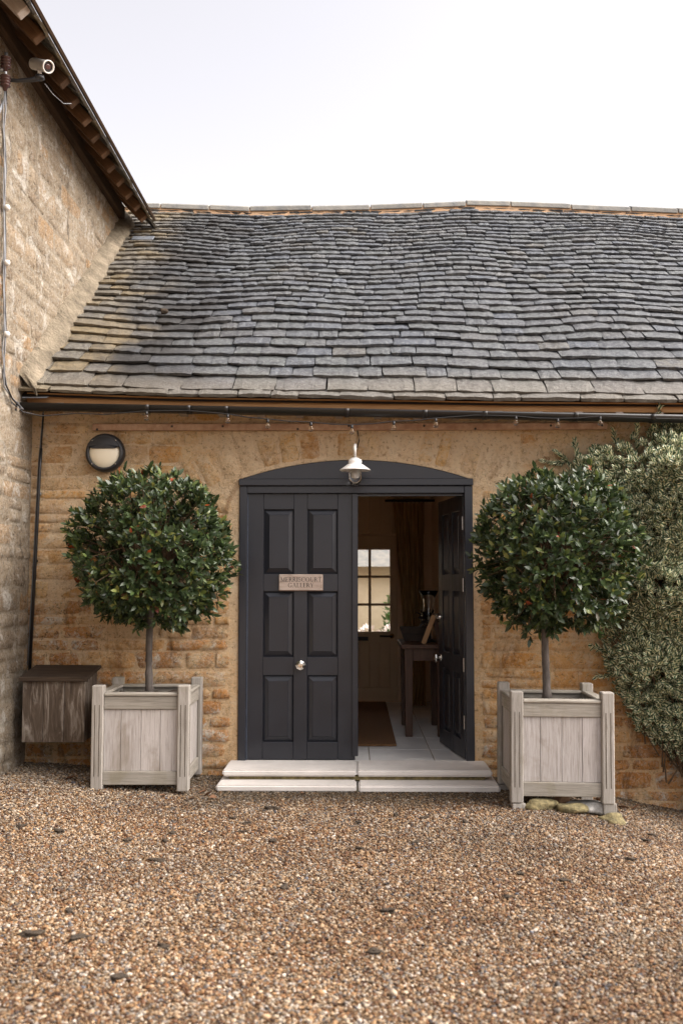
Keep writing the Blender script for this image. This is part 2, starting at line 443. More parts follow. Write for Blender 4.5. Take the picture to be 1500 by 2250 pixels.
class MB:
    def __init__(s):
        s.v, s.f = [], []
    def add(s, vs, fs):
        k = len(s.v)
        s.v += [tuple(v) for v in vs]
        s.f += [tuple(i + k for i in f) for f in fs]
        return s
    def box(s, x0, x1, y0, y1, z0, z1, mtx=None):
        vs = [Vector(p) for p in ((x0, y0, z0), (x1, y0, z0), (x1, y1, z0), (x0, y1, z0), (x0, y0, z1), (x1, y0, z1), (x1, y1, z1), (x0, y1, z1))]
        if mtx: vs = [mtx @ v for v in vs]
        return s.add(vs, [(0, 3, 2, 1), (4, 5, 6, 7), (0, 1, 5, 4), (1, 2, 6, 5), (2, 3, 7, 6), (3, 0, 4, 7)])
    def prism(s, poly, y0, y1):
        """poly of (x, z) counter-clockwise seen from -Y, extruded along Y"""
        n = len(poly)
        vs = [(x, y0, z) for x, z in poly] + [(x, y1, z) for x, z in poly]
        fs = [tuple(range(n)), tuple(range(2 * n - 1, n - 1, -1))]
        fs += [(i, i + n, (i + 1) % n + n, (i + 1) % n) for i in range(n)]
        return s.add(vs, fs)
    def tube(s, pts, r, seg=6, caps=True):
        pts = [Vector(p) for p in pts]
        rs = r if isinstance(r, (list, tuple)) else [r] * len(pts)
        k = len(s.v)
        for i, p in enumerate(pts):
            d = (pts[min(i + 1, len(pts) - 1)] - pts[max(i - 1, 0)]).normalized()
            a = d.cross(Vector((0, 0, 1)))
            if a.length < 1e-3: a = d.cross(Vector((1, 0, 0)))
            a.normalize()
            b = d.cross(a)
            for j in range(seg):
                t = 2 * math.pi * j / seg
                s.v.append(tuple(p + (a * math.cos(t) + b * math.sin(t)) * rs[i]))
        for i in range(len(pts) - 1):
            for j in range(seg):
                j2 = (j + 1) % seg
                s.f.append((k + i * seg + j, k + i * seg + j2, k + (i + 1) * seg + j2, k + (i + 1) * seg + j))
        if caps:
            s.f.append(tuple(k + j for j in range(seg))[::-1])
            e = k + (len(pts) - 1) * seg
            s.f.append(tuple(e + j for j in range(seg)))
        return s
    def lathe(s, prof, c, seg=20, axis='Z', mtx=None):
        """prof of (radius, height); closed at both ends when the radius is 0"""
        k = len(s.v)
        c = Vector(c)
        for r, h in prof:
            for j in range(seg):
                t = 2 * math.pi * j / seg
                v = Vector((r * math.cos(t), r * math.sin(t), h))
                if axis == 'Y': v = Vector((v.x, -v.z, v.y))
                if mtx: v = mtx @ v
                s.v.append(tuple(c + v))
        for i in range(len(prof) - 1):
            for j in range(seg):
                j2 = (j + 1) % seg
                s.f.append((k + i * seg + j, k + i * seg + j2, k + (i + 1) * seg + j2, k + (i + 1) * seg + j))
        return s
    def mesh(s, name, mat, smooth=False, bevel=0.0, seg=1):
        me = bpy.data.meshes.new(name)
        me.from_pydata(s.v, [], s.f)
        bm = bmesh.new()
        bm.from_mesh(me)
        bmesh.ops.remove_doubles(bm, verts=bm.verts, dist=1e-6)
        bmesh.ops.recalc_face_normals(bm, faces=bm.faces)
        if bevel:
            es = [e for e in bm.edges if len(e.link_faces) == 2 and e.calc_face_angle(0) > 0.5]
            bmesh.ops.bevel(bm, geom=es, offset=bevel, segments=seg, affect='EDGES', clamp_overlap=True)
        bm.to_mesh(me)
        bm.free()
        if smooth:
            me.polygons.foreach_set('use_smooth', [True] * len(me.polygons))
        me.materials.append(mat)
        return me
    def build(s, name, mat, parent=None, smooth=False, bevel=0.0, seg=1):
        return new_obj(name, s.mesh(name, mat, smooth, bevel, seg), parent)

def bx(name, x0, x1, y0, y1, z0, z1, mat, parent=None, bevel=0.003):
    """bevelled box whose origin is its own centre, so that grain and random follow each piece"""
    cx, cy, cz = (x0 + x1) / 2, (y0 + y1) / 2, (z0 + z1) / 2
    o = MB().box(x0 - cx, x1 - cx, y0 - cy, y1 - cy, z0 - cz, z1 - cz).build(name, mat, parent, bevel=bevel)
    o.location = (cx, cy, cz)
    return o

# ------------------------------------------------------------------ ground
def G(x, y):
    return 0.04 + 0.10 * ss(-0.8, -2.5, x) * ss(-2.6, -0.4, y) - 0.26 * ss(1.0, 2.7, x) * ss(-3.6, -0.4, y)

def axis_vals(lo, hi, step, far):
    a = list(np.arange(lo, hi + 1e-6, step))
    out, d = [], step
    v = hi
    while v < far:
        d *= 1.6
        v += d
        out.append(v)
    neg, d, v = [], step, lo
    while v > -far:
        d *= 1.6
        v -= d
        neg.append(v)
    return neg[::-1] + a + out

xs = axis_vals(-4, 4.5, 0.15, 700)
ys = axis_vals(-7, 0.6, 0.15, 700)
gm = MB()
gm.v = [(x, y, G(x, y) - 0.004) for y in ys for x in xs]
nx = len(xs)
gm.f = [(j * nx + i, j * nx + i + 1, (j + 1) * nx + i + 1, (j + 1) * nx + i) for j in range(len(ys) - 1) for i in range(nx - 1)]
def ground_material():
    t = NT('gravel_bed')
    p = t.pos()
    v = t.n('ShaderNodeTexVoronoi')
    v.inputs['Scale'].default_value = 85
    t.l(p, v.inputs['Vector'])
    bw = t.n('ShaderNodeSeparateColor')
    t.l(v.outputs['Color'], bw.inputs[0])
    col = t.ramp(bw.outputs[0], [(0.0, lin(96, 70, 48)), (0.3, lin(150, 112, 76)), (0.6, lin(178, 146, 110)), (1.0, lin(206, 190, 166))])
    col = t.mix(t.maprange(v.outputs['Distance'], 0.25, 0.7, 0, 0.75), col, lin(72, 54, 40))
    return t.done(col, 0.9, t.bump(v.outputs['Distance'], 0.6, 0.008), 0, 0.3)
M['ground'] = ground_material()
go = gm.build('ground', M['ground'], smooth=True)
tag(go, 'gravel covered yard ground', None, None, 'structure')

def gravel():
    y0, y1 = -4.75, -0.01
    n = 330000
    yy = y0 + (y1 - y0) * NP.random(n)
    hw = 0.36 * (yy + 7.4) + 0.55
    xx = (NP.random(n) * 2 - 1) * 2.95
    keep = (np.abs(xx + 0.05) < hw) & (xx > -2.46)
    keep &= ~((np.abs(xx - 0.016) < 0.93) & (yy > -0.52))
    xx, yy = xx[keep], yy[keep]
    n = len(xx)
    zz = np.array([G(a, b) for a, b in zip(xx, yy)])
    rr = np.clip(NP.lognormal(math.log(0.0047), 0.33, n), 0.0026, 0.011)
    big = NP.random(n) < 0.012
    rr[big] *= 1.6
    zz += NP.random(n) * 0.006
    def fbm(x, y, f, s):
        v = np.zeros_like(x)
        for k in range(3):
            ph = np.random.default_rng(s + k).random(4) * 9
            v += np.sin(x * f * 1.7 ** k + ph[0] + 1.7 * np.sin(y * f * .8 + ph[1])) * np.cos(y * f * 1.9 ** k * 1.1 + ph[2]) / (1.5 ** k)
        return v
    pal = np.array([lin(226, 210, 184)[:3], lin(206, 178, 142)[:3], lin(184, 148, 106)[:3], lin(154, 110, 70)[:3], lin(118, 82, 56)[:3], lin(176, 168, 158)[:3], lin(104, 100, 98)[:3], lin(236, 228, 214)[:3], lin(92, 64, 46)[:3], lin(116, 124, 138)[:3]])
    near = np.clip((yy + 1.9) / 1.6, 0, 1)                    # towards the building
    wp = np.stack([1.0 + 0.3 * near, 1.7 + 0 * near, 2.0 - 0.5 * near, 1.7 - 1.0 * near, 1.0 - 0.2 * near, 0.55 + 0.9 * near, 0.35 + 0.25 * near, 0.55 + 0 * near, 0.6 + 0.1 * near, 0.16 + 0.1 * near], 1)
    f = fbm(xx, yy, 2.2, 3)
    wp[:, 3] *= np.exp(0.35 * f)
    wp[:, 4] *= np.exp(0.35 * f)
    wp[:, 0] *= np.exp(-0.4 * f)
    leftpale = np.clip((-xx - 0.9) / 0.8, 0, 1) * np.clip((yy + 1.5) / 0.8, 0, 1)
    wp[:, 0] *= 1 + 1.5 * leftpale
    wp[:, 7] *= 1 + 2 * leftpale
    wp[:, 5] *= np.exp(0.5 * fbm(xx, yy, 1.1, 31))
    wp[:, 7] *= np.exp(0.4 * fbm(xx, yy, 1.4, 37))
    cum = np.cumsum(wp / wp.sum(1, keepdims=True), 1)
    idx = np.minimum((NP.random((n, 1)) > cum).sum(1), 9)
    mean = np.array(lin(166, 126, 88)[:3])
    col = (pal[idx] * 0.95 + mean * 0.05) * (0.17 + 0.36 * NP.random((n, 1))) * np.array([1.05, 0.99, 0.95])
    col *= (1 + 0.26 * np.clip(fbm(xx, yy, 1.6, 21), -1.5, 1.5) * 0.7)[:, None]
    # damp, mossy strip by the steps and walls
    damp = np.clip((yy + 1.05 + 0.12 * fbm(xx, yy, 5, 9)) / 0.35, 0, 1) * np.clip((xx + 1.2) / 0.3, 0, 1) * np.clip((1.5 - xx) / 0.6, 0.25, 1)
    damp = np.maximum(damp, np.clip((yy + 0.42 + 0.1 * fbm(xx, yy, 6, 4)) / 0.3, 0, 0.9))
    dm = damp[:, None] * (0.25 + 0.6 * NP.random((n, 1)))
    col = col * (1 - dm) + np.array(lin(62, 52, 36)[:3]) * dm
    me = bpy.data.meshes.new('gravel')
    me.from_pydata(np.stack([xx, yy, zz], 1).tolist(), [], [])
    a = me.attributes.new('pebble_colour', 'FLOAT_COLOR', 'POINT')
    a.data.foreach_set('color', np.concatenate([col, np.ones((n, 1))], 1).astype(np.float32).ravel())
    sc3 = rr[:, None] * np.stack([0.85 + 0.5 * NP.random(n), 0.75 + 0.3 * NP.random(n), 0.5 + 0.3 * NP.random(n)], 1)
    a = me.attributes.new('pebble_size', 'FLOAT_VECTOR', 'POINT')
    a.data.foreach_set('vector', sc3.astype(np.float32).ravel())
    rot = np.stack([(NP.random(n) - .5) * 0.9, (NP.random(n) - .5) * 0.9, NP.random(n) * 6.28], 1)
    a = me.attributes.new('pebble_turn', 'FLOAT_VECTOR', 'POINT')
    a.data.foreach_set('vector', rot.astype(np.float32).ravel())
    t = NT('pebble')
    at = t.n('ShaderNodeAttribute', attribute_type='INSTANCER', attribute_name='pebble_colour')
    pm = t.done(at.outputs['Color'], 0.7, None, 0, 0.35)
    o = new_obj('gravel', me)
    tag(o, 'honey and grey pea gravel spread over the yard', 'gravel', None, 'stuff')
    ng = bpy.data.node_groups.new('scatter_gravel', 'GeometryNodeTree')
    ng.interface.new_socket('Geometry', in_out='INPUT', socket_type='NodeSocketGeometry')
    ng.interface.new_socket('Geometry', in_out='OUTPUT', socket_type='NodeSocketGeometry')
    N = ng.nodes
    gi, goo = N.new('NodeGroupInput'), N.new('NodeGroupOutput')
    ico = N.new('GeometryNodeMeshIcoSphere')
    ico.inputs['Radius'].default_value = 1.0
    ico.inputs['Subdivisions'].default_value = 2
    sp = N.new('GeometryNodeSetPosition')
    nz = N.new('ShaderNodeTexNoise')
    nz.inputs['Scale'].default_value = 1.3
    vm = N.new('ShaderNodeVectorMath'); vm.operation = 'SUBTRACT'; vm.inputs[1].default_value = (0.5, 0.5, 0.5)
    vs = N.new('ShaderNodeVectorMath'); vs.operation = 'SCALE'; vs.inputs['Scale'].default_value = 0.9
    ng.links.new(nz.outputs['Color'], vm.inputs[0])
    ng.links.new(vm.outputs[0], vs.inputs[0])
    ng.links.new(ico.outputs[0], sp.inputs['Geometry'])
    ng.links.new(vs.outputs[0], sp.inputs['Offset'])
    sm = N.new('GeometryNodeSetShadeSmooth')
    ng.links.new(sp.outputs[0], sm.inputs[0])
    smat = N.new('GeometryNodeSetMaterial')
    smat.inputs['Material'].default_value = pm
    ng.links.new(sm.outputs[0], smat.inputs[0])
    iop = N.new('GeometryNodeInstanceOnPoints')
    m2p = N.new('GeometryNodeMeshToPoints')
    ng.links.new(gi.outputs[0], m2p.inputs[0])
    ng.links.new(m2p.outputs[0], iop.inputs['Points'])
    ng.links.new(smat.outputs[0], iop.inputs['Instance'])
    def na(nm):
        q = N.new('GeometryNodeInputNamedAttribute')
        q.data_type = 'FLOAT_VECTOR'
        q.inputs[0].default_value = nm
        return q.outputs[0]
    ng.links.new(na('pebble_size'), iop.inputs['Scale'])
    e2r = N.new('FunctionNodeEulerToRotation')
    ng.links.new(na('pebble_turn'), e2r.inputs[0])
    ng.links.new(e2r.outputs[0], iop.inputs['Rotation'])
    ng.links.new(iop.outputs[0], goo.inputs[0])
    md = o.modifiers.new('scatter', 'NODES')
    md.node_group = ng
gravel()

# ------------------------------------------------------------------ stones for rubble walls
def stone_mesh(w, h, proud, sink, rng, nx=6, nz=4, rough=0.005):
    vs, fs = [], []
    px = [rng.uniform(-.012, .012) for _ in range(4)]
    for j in range(nz + 1):
        v = -1 + 2 * j / nz
        for i in range(nx + 1):
            u = -1 + 2 * i / nx
            uu = math.copysign(abs(u) ** 0.42, u)
            vv = math.copysign(abs(v) ** 0.45, v)
            x = w / 2 * uu * (1 - 0.05 * vv * vv) + (px[0] * (1 - vv) + px[1] * (1 + vv)) * 0.5 * (uu > 0) + (px[2] * (1 - vv) + px[3] * (1 + vv)) * 0.5 * (uu < 0)
            z = h / 2 * vv * (1 - 0.07 * uu * uu)
            e = max(abs(u), abs(v))
            if e > 0.99:
                y = sink
                x += rng.uniform(-.007, .007)
                z += rng.uniform(-.005, .005)
            else:
                k = 1 - 0.18 * max(abs(uu) ** 5, abs(vv) ** 4)
                y = -proud * k + rng.uniform(-rough, rough)
            vs.append((x, y, z))
    W = nx + 1
    for j in range(nz):
        for i in range(nx):
            fs.append((j * W + i, j * W + i + 1, (j + 1) * W + i + 1, (j + 1) * W + i))
    me = bpy.data.meshes.new('stone')
    me.from_pydata(vs, [], fs)
    me.polygons.foreach_set('use_smooth', [True] * len(me.polygons))
    return me

def rubble(parent, x0, x1, z0, z1, place, mat_of, proud_of, ok, hrange=(0.085, 0.135), wrange=(0.15, 0.42), seed=1, gap=0.007, name='stone'):
    rng = random.Random(seed)
    z = z0
    cnt = 0
    while z < z1:
        h = rng.uniform(*hrange)
        if z + h > z1 - 0.05: h = z1 - z
        x = x0 - rng.uniform(0, 0.12)
        while x < x1:
            ww = rng.uniform(*wrange) * (0.8 + 0.4 * h / hrange[1])
            a, b = max(x, x0), min(x + ww, x1)
            x += ww
            for (aa, bb) in ok(a, b, z, z + h):
                if bb - aa < 0.05: continue
                zc, hh = z + h / 2, h
                # now and then a stone is split into two thin ones
                sub = [(zc, hh)]
                if hh > 0.12 and rng.random() < 0.14:
                    sub = [(z + hh * 0.27, hh * 0.5), (z + hh * 0.76, hh * 0.46)]
                for zc2, hh2 in sub:
                    xm = (aa + bb) / 2
                    pr, sk = proud_of(xm, zc2, rng)
                    me = stone_mesh(bb - aa - gap, hh2 - gap, pr, sk, rng)
                    me.materials.append(mat_of(xm, zc2, rng))
                    o = new_obj(name, me, parent)
                    place(o, xm, zc2, rng)
                    cnt += 1
        z += h
    return cnt

# ------------------------------------------------------------------ the long low building
bld = thing('stone_outbuilding', 'long low honey stone building with stone slate roof and double doors', 'building')

AR, AC = 2.635, -0.259          # arch radius, centre height
def arch_pts(n, r=AR, hx=0.865):
    a = math.asin(hx / AR)
    return [(r * math.sin(-a + 2 * a * i / n), AC + r * math.cos(-a + 2 * a * i / n)) for i in range(n + 1)]
poly = [(-2.7, -0.6), (-0.865, -0.6)] + arch_pts(16) + [(0.872, -0.6), (5.2, -0.6), (5.2, 2.78), (-2.7, 2.78)]
wall = MB().prism(poly, 0.0, 0.30).build('wall', M['mortar'], bld)

def ok_front(a, b, z0, z1):
    segs = [(a, b)]
    res = []
    for (p, q) in segs:
        if z0 > 2.585:
            res.append((p, q))
            continue
        lim = 0.925 if z1 < 2.12 else (0.95 if z1 < 2.24 else 1.22)
        if q <= -lim or p >= lim:
            res.append((p, q))
        elif p < -lim < q:
            res.append((p, -lim))
            if q > lim: res.append((lim, q))
        elif p < lim < q:
            res.append((lim, q))
    return res
def mat_front(x, z, rng):
    lowp = ss(1.5, 0.9, z + 0.25 * math.sin(3 * x)) if x < 0 else ss(0.75, 0.2, z)
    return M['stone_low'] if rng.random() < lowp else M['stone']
def proud_front(x, z, rng):
    lowp = ss(1.7, 0.7, z)
    return rng.uniform(0.004, 0.009) + lowp * rng.uniform(0.0, 0.006), 0.002 + 0.003 * lowp
def place_front(o, x, z, rng):
    o.location = (x, 0.0, z)
    o.rotation_euler = (rng.uniform(-.02, .02), rng.uniform(-.015, .015), rng.uniform(-.02, .02))
rubble(wall, -2.44, 2.95, -0.22, 2.76, place_front, mat_front, proud_front, ok_front, (0.065, 0.15), (0.17, 0.55), seed=3)
# voussoirs of the flat arch
rng = random.Random(8)
a = -math.asin(1.2 / AR)
while a < math.asin(1.2 / AR):
    wv = rng.uniform(0.09, 0.17)
    am = a + wv / AR / 2
    a += wv / AR
    l = min(rng.uniform(0.22, 0.30), (2.585 - AC) / math.cos(am) - AR - 0.025)
    me = stone_mesh(wv - 0.012, l, rng.uniform(0.005, 0.010), 0.003, rng, 4, 5, 0.003)
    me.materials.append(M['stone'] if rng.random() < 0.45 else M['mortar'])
    o = new_obj('voussoir', me, wall)
    rr = AR + 0.022 + l / 2
    o.location = (rr * math.sin(am), 0, AC + rr * math.cos(am))
    o.rotation_euler = (0, am, 0)

# rusty flat rail let into the wall over the doors
rail = bx('lintel_rail', -1.964, 1.87, -0.048, 0.02, 2.594, 2.645, M['rust'], bld, 0.004)
for i in range(9):
    k = bx('bolt', 0, 0.016, -0.010, 0.004, 0, 0.016, M['iron'], rail, 0.004)
    k.location = (-1.88 + i * 0.47 + (0.09 if i % 2 else 0), -0.034, -0.008 + (0.012 if i % 3 else -0.01))

# ---- roof
EAVE_Y, RIDGE_Y, SL = -0.27, 3.30, 0.775
LEN = math.hypot(RIDGE_Y - EAVE_Y, SL * (RIDGE_Y - EAVE_Y))
CS, SN = 1 / math.hypot(1, SL), SL / math.hypot(1, SL)
RK = [(-3, .04), (-2.3, .035), (-1.05, -.03), (0.3, -.005), (1.1, .03), (1.8, .01), (3.6, -.075), (5.5, -.09)]
EK = [(-3, .075), (-2.4, .06), (-1.3, .02), (0, 0), (1.2, -.02), (2.3, -.03), (5.5, -.05)]
def interp(tab, x):
    return float(np.interp(x, [p[0] for p in tab], [p[1] for p in tab]))
def roof_pt(x, s, h=0.0):
    t = s / LEN
    und = 0.018 * math.sin(2.1 * x + 1.3 * s + 0.6) * math.sin(1.1 * s + 0.4 * x) + 0.012 * math.sin(4.3 * x - 0.9 * s)
    und *= min(1, t * 4) * min(1, (1 - t) * 5 + .15)
    z = 2.775 + s * SN + interp(EK, x) * (1 - t) + interp(RK, x) * t + und
    return Vector((x, EAVE_Y + s * CS - h * SN, z + h * CS))

roof = MB()
nxr, nsr = 40, 12
gx = [-2.6 + 7.6 * i / nxr for i in range(nxr + 1)]
gs = [LEN * j / nsr for j in range(nsr + 1)]
roof.v = [tuple(roof_pt(x, s, -0.025)) for s in gs for x in gx]
roof.f = [(j * (nxr + 1) + i, j * (nxr + 1) + i + 1, (j + 1) * (nxr + 1) + i + 1, (j + 1) * (nxr + 1) + i) for j in range(nsr) for i in range(nxr)]
roof_o = roof.build('roof', M['roof_under'], bld)
tag(roof_o, 'roof of weathered stone slates in diminishing courses')

SLV = []
for q in range(14):
    r_ = random.Random(100 + q)
    nxs, nss = 5, 3
    vs, fs = [], []
    skew = r_.uniform(-0.05, 0.05)
    tail = [r_.uniform(-0.022, 0.022) for _ in range(nxs + 1)]
    cl, cr = r_.uniform(0.01, 0.09), r_.uniform(0.01, 0.09)
    tail[0] += cl; tail[-1] += cr
    for j in range(nss + 1):
        for i in range(nxs + 1):
            u = -0.5 + i / nxs
            v = j / nss
            x = u + r_.uniform(-.012, .012) * (0 < i < nxs) + (r_.uniform(-.02, .02) if i in (0, nxs) else 0)
            s = v + (1 - v) ** 2 * (tail[i] + skew * u)
            z = 1.0 + r_.uniform(-0.13, 0.13) - (0.22 if j == 0 else 0) - (0.16 if i in (0, nxs) else 0)
            vs.append((x, s, z))
    W = nxs + 1
    for j in range(nss):
        for i in range(nxs):
            fs.append((j * W + i, j * W + i + 1, (j + 1) * W + i + 1, (j + 1) * W + i))
    b0 = len(vs)
    for i in range(W):
        vs.append((vs[i][0] * 0.985, vs[i][1] + 0.03, r_.uniform(-0.1, 0.1)))
    for i in range(nxs):
        fs.append((b0 + i, b0 + i + 1, i + 1, i))
    lb = len(vs); vs.append((vs[nss * W][0], 1, 0)); fs.append((b0, 0, W, 2 * W, nss * W, lb))
    rb = len(vs); vs.append((vs[nss * W + nxs][0], 1, 0)); fs.append((b0 + nxs, rb, nss * W + nxs, 2 * W + nxs, W + nxs, nxs))
    SLV.append((vs, fs))
def mesh_from(name, vs, fs, mat, smooth=False):
    me = bpy.data.meshes.new(name)
    me.from_pydata(vs, [], fs)
    me.materials.append(mat)
    if smooth:
        me.polygons.foreach_set('use_smooth', [True] * len(me.polygons))
    return me
SLM = [mesh_from('slate', v, f, M['slate']) for v, f in SLV]

rng = random.Random(21)
s = -0.045
row = 0
field = MB()
n_sl = 0
while s < LEN - 0.05:
    g = 0.235 if row == 1 else (0.10 if row == 0 else 0.185 - 0.055 * min(1, (row - 2) / 9) - 0.02 * max(0, min(1, (row - 14) / 12)))
    g *= rng.uniform(0.94, 1.06)
    x = -2.42 - rng.uniform(0, 0.2)
    xr = 2.75 + 0.33 * s
    while x < xr:
        base_w = 0.30 if row <= 1 else 0.25 - 0.06 * min(1, row / 20)
        ww = base_w * rng.uniform(0.62, 1.45)
        L = g + rng.uniform(0.07, 0.11)
        th = rng.uniform(0.022, 0.032) if row > 1 else rng.uniform(0.028, 0.038)
        s0 = s + rng.uniform(-0.005, 0.005)
        p = roof_pt(x + ww / 2, s0, 0.032 + rng.uniform(-.004, .006))
        ex = (roof_pt(x + ww, s0) - roof_pt(x, s0)).normalized()
        es = roof_pt(x + ww / 2, s0 + L, -0.014) - p
        es.normalize()
        en = ex.cross(es).normalized()
        ex = es.cross(en)
        tw = rng.uniform(-0.02, 0.02)
        ex = (ex + en * tw).normalized()
        en = ex.cross(es).normalized()
        q = rng.randrange(14)
        mt = Matrix(((ex.x * (ww - 0.007), es.x * L, en.x * th, p.x), (ex.y * (ww - 0.007), es.y * L, en.y * th, p.y), (ex.z * (ww - 0.007), es.z * L, en.z * th, p.z), (0, 0, 0, 1)))
        hidden = x + ww < -2.43
        if not hidden:
            if n_sl < 300 and x < 2.7:
                o = new_obj('slate', SLM[q], roof_o)
                o.matrix_basis = mt
                n_sl += 1
            else:
                v, f = SLV[q]
                field.add([mt @ Vector(c) for c in v], f)
        x += ww
    s += g
    row += 1
fo = new_obj('slate_field', mesh_from('slate_field', field.v, field.f, M['slate']), roof_o)
fo['kind'] = 'stuff'

# ridge: bedding mortar and saddle stones
rm = MB()
pts = []
for i in range(61):
    x = -2.6 + 7.6 * i / 60
    pts.append(roof_pt(x, LEN))
k = 0
for i, p in enumerate(pts):
    for dy, dz in ((-0.15, -0.10), (-0.142, 0.0), (0.0, 0.03), (0.14, -0.01), (0.14, -0.12)):
        rm.v.append((p.x, p.y + dy, p.z + dz + 0.006 * math.sin(i * 2.3)))
for i in range(60):
    for j in range(4):
        a0 = i * 5 + j
        rm.f.append((a0, a0 + 5, a0 + 6, a0 + 1))
rm.build('ridge_mortar', M['ridge_mortar'], roof_o, smooth=True)
x = -2.6
rng = random.Random(4)
while x < 4.9:
    wv = rng.uniform(0.42, 0.7)
    pa, pb = roof_pt(x + 0.006, LEN), roof_pt(x + wv - 0.006, LEN)
    m = MB()
    prof = [(-0.165, -0.035), (-0.160, 0.018), (-0.06, 0.062), (0.0, 0.068), (0.06, 0.058), (0.15, 0.0), (0.15, -0.04), (0.0, 0.0)]
    n = len(prof)
    pc = (pa + pb) / 2
    jz = rng.uniform(-.006, .008)
    for pp in (pa, pb):
        for dy, dz in prof:
            m.v.append((pp.x - pc.x, pp.y + dy - pc.y, pp.z + dz - pc.z + jz))
    m.f += [(i, (i + 1) % n, (i + 1) % n + n, i + n) for i in range(n)] + [tuple(range(n))[::-1], tuple(range(n, 2 * n))]
    o = m.build('ridge_stone', M['ridge'], roof_o, bevel=0.006)
    o.location = pc
    x += wv
# rear wall and gable closing the building behind the ridge
MB().prism([(-2.7, 2.4), (5.2, 2.4), (5.2, 5.5), (-2.7, 5.5)], 3.95, 4.1).build('rear_wall', M['plaster'], bld)
rs = MB()
for xx in (-2.6, 5.0):
    rs.v += [tuple(roof_pt(xx, LEN, -0.03)), (xx, 4.15, 5.2)]
rs.f = [(0, 2, 3, 1)]
rs.build('rear_roof', M['roof_under'], bld)
MB().prism([(5.05, -0.6), (5.2, -0.6), (5.2, 2.8), (5.05, 2.8)], 0.30, 4.1).build('end_wall', M['mortar'], bld)

# fascia, rafter feet, gutter
def eave_z(x): return 2.775 + interp(EK, x)
fb = MB()
for i in range(25):
    x = -2.40 + 7.3 * i / 24
    z = eave_z(x)
    fb.v += [(x, -0.225, z - 0.056), (x, -0.225, z + 0.014), (x, -0.195, z + 0.014), (x, -0.195, z - 0.056)]
for i in range(24):
    for j in range(4):
        j2 = (j + 1) % 4
        fb.f.append((i * 4 + j, (i + 1) * 4 + j, (i + 1) * 4 + j2, i * 4 + j2))
fb.f += [(0, 1, 2, 3), (99, 98, 97, 96)]
fb.build('fascia_board', M['pine'], bld)
sf = MB()
sf.add([(-2.44, -0.2, eave_z(-2.4) - 0.04), (4.9, -0.2, eave_z(4.9) - 0.04), (4.9, 0.05, eave_z(4.9) + 0.0), (-2.44, 0.05, eave_z(-2.4) + 0.0)], [(0, 1, 2, 3)])
sf.build('soffit', M['roof_under'], bld)
def gut_z(x): return 2.756 - 0.0215 * (x + 2.415)
rng = random.Random(2)
for i in range(17):
    x = -2.15 + 0.29 * i
    z = eave_z(x) - 0.075
    bx('rafter_foot', x - 0.028, x + 0.028, -0.245, 0.0, z - 0.016, z + 0.018, M['rafter_pale'], bld, 0.003)
def half_pipe(x0, x1, r, t, n=10):
    m = MB()
    for x in (x0, x1):
        z = gut_z(x)
        for rr in (r, r - t):
            for j in range(n + 1):
                a_ = math.pi * j / n
                m.v.append((x, -0.285 - rr * math.cos(a_), z - rr * math.sin(a_)))
    q = n + 1
    for j in range(n):
        m.f.append((j, j + 1, 2 * q + j + 1, 2 * q + j))
        m.f.append((q + j, q + j + 1, 3 * q + j + 1, 3 * q + j))
        m.f += [(j, j + 1, q + j + 1, q + j), (2 * q + j, 2 * q + j + 1, 3 * q + j + 1, 3 * q + j)]
    m.f += [(0, q, 3 * q, 2 * q), (n, q + n, 3 * q + n, 2 * q + n)]
    return m
gut = half_pipe(-2.415, 4.6, 0.052, 0.004, 12)
cz = gut_z(-2.413)
gut.add([(-2.4135, -0.285 - 0.051 * math.cos(math.pi * j / 12), cz - 0.051 * math.sin(math.pi * j / 12)) for j in range(13)], [tuple(range(13))])
gut_o = gut.build('gutter', M['black_plastic'], bld, smooth=True)
for x in (-1.50, -1.2, -0.93, -0.06, 0.50, 0.93, 1.58, 2.13):
    half_pipe(x - 0.017, x + 0.017, 0.057, 0.009, 10).build('gutter_bracket', M['black_plastic'], gut_o, smooth=True)

# mortar fillet where the roof meets the barn wall, lead at its top
fl = MB()
rng = random.Random(17)
nf = 34
for i in range(nf + 1):
    s_ = -0.05 + (LEN * 0.86 + 0.05) * i / nf
    a_, b_ = rng.uniform(-.012, .012), rng.uniform(-.02, .02)
    p0 = roof_pt(-2.43, s_, 0.0)
    wdt = 0.12 + b_
    p1 = roof_pt(-2.43 + wdt, s_, 0.035)
    fl.v += [(-2.46, p0.y, p0.z + 0.20 + a_), (-2.405 + a_ * .4, p0.y, p0.z + 0.185 + a_), (-2.36 + b_ * .3, p0.y - 0.02, p0.z + 0.125), tuple(p1 + Vector((0, -0.02, 0.022))), tuple(p1 + Vector((0.006, 0, -0.03)))]
for i in range(nf):
    for j in range(4):
        k = i * 5 + j
        fl.f.append((k, k + 1, k + 6, k + 5))
fl.f.append((0, 1, 2, 3, 4))
fl.build('mortar_fillet', M['fillet'], roof_o, smooth=True)
p = roof_pt(-2.12, LEN * 0.745, 0.05)
ld = MB().box(-0.12, 0.10, -0.05, 0.05, -0.004, 0.006, Matrix.Rotation(math.atan(SL), 4, 'X')).build('lead_flashing', M['lead'], roof_o, bevel=0.003)
ld.location = p
p = roof_pt(-2.34, 0.0, 0.0)
ld = MB().box(-0.07, 0.11, -0.05, 0.06, -0.03, -0.022, Matrix.Rotation(0.3, 4, 'X')).build('lead_flashing', M['lead'], roof_o, bevel=0.003)
ld.location = p

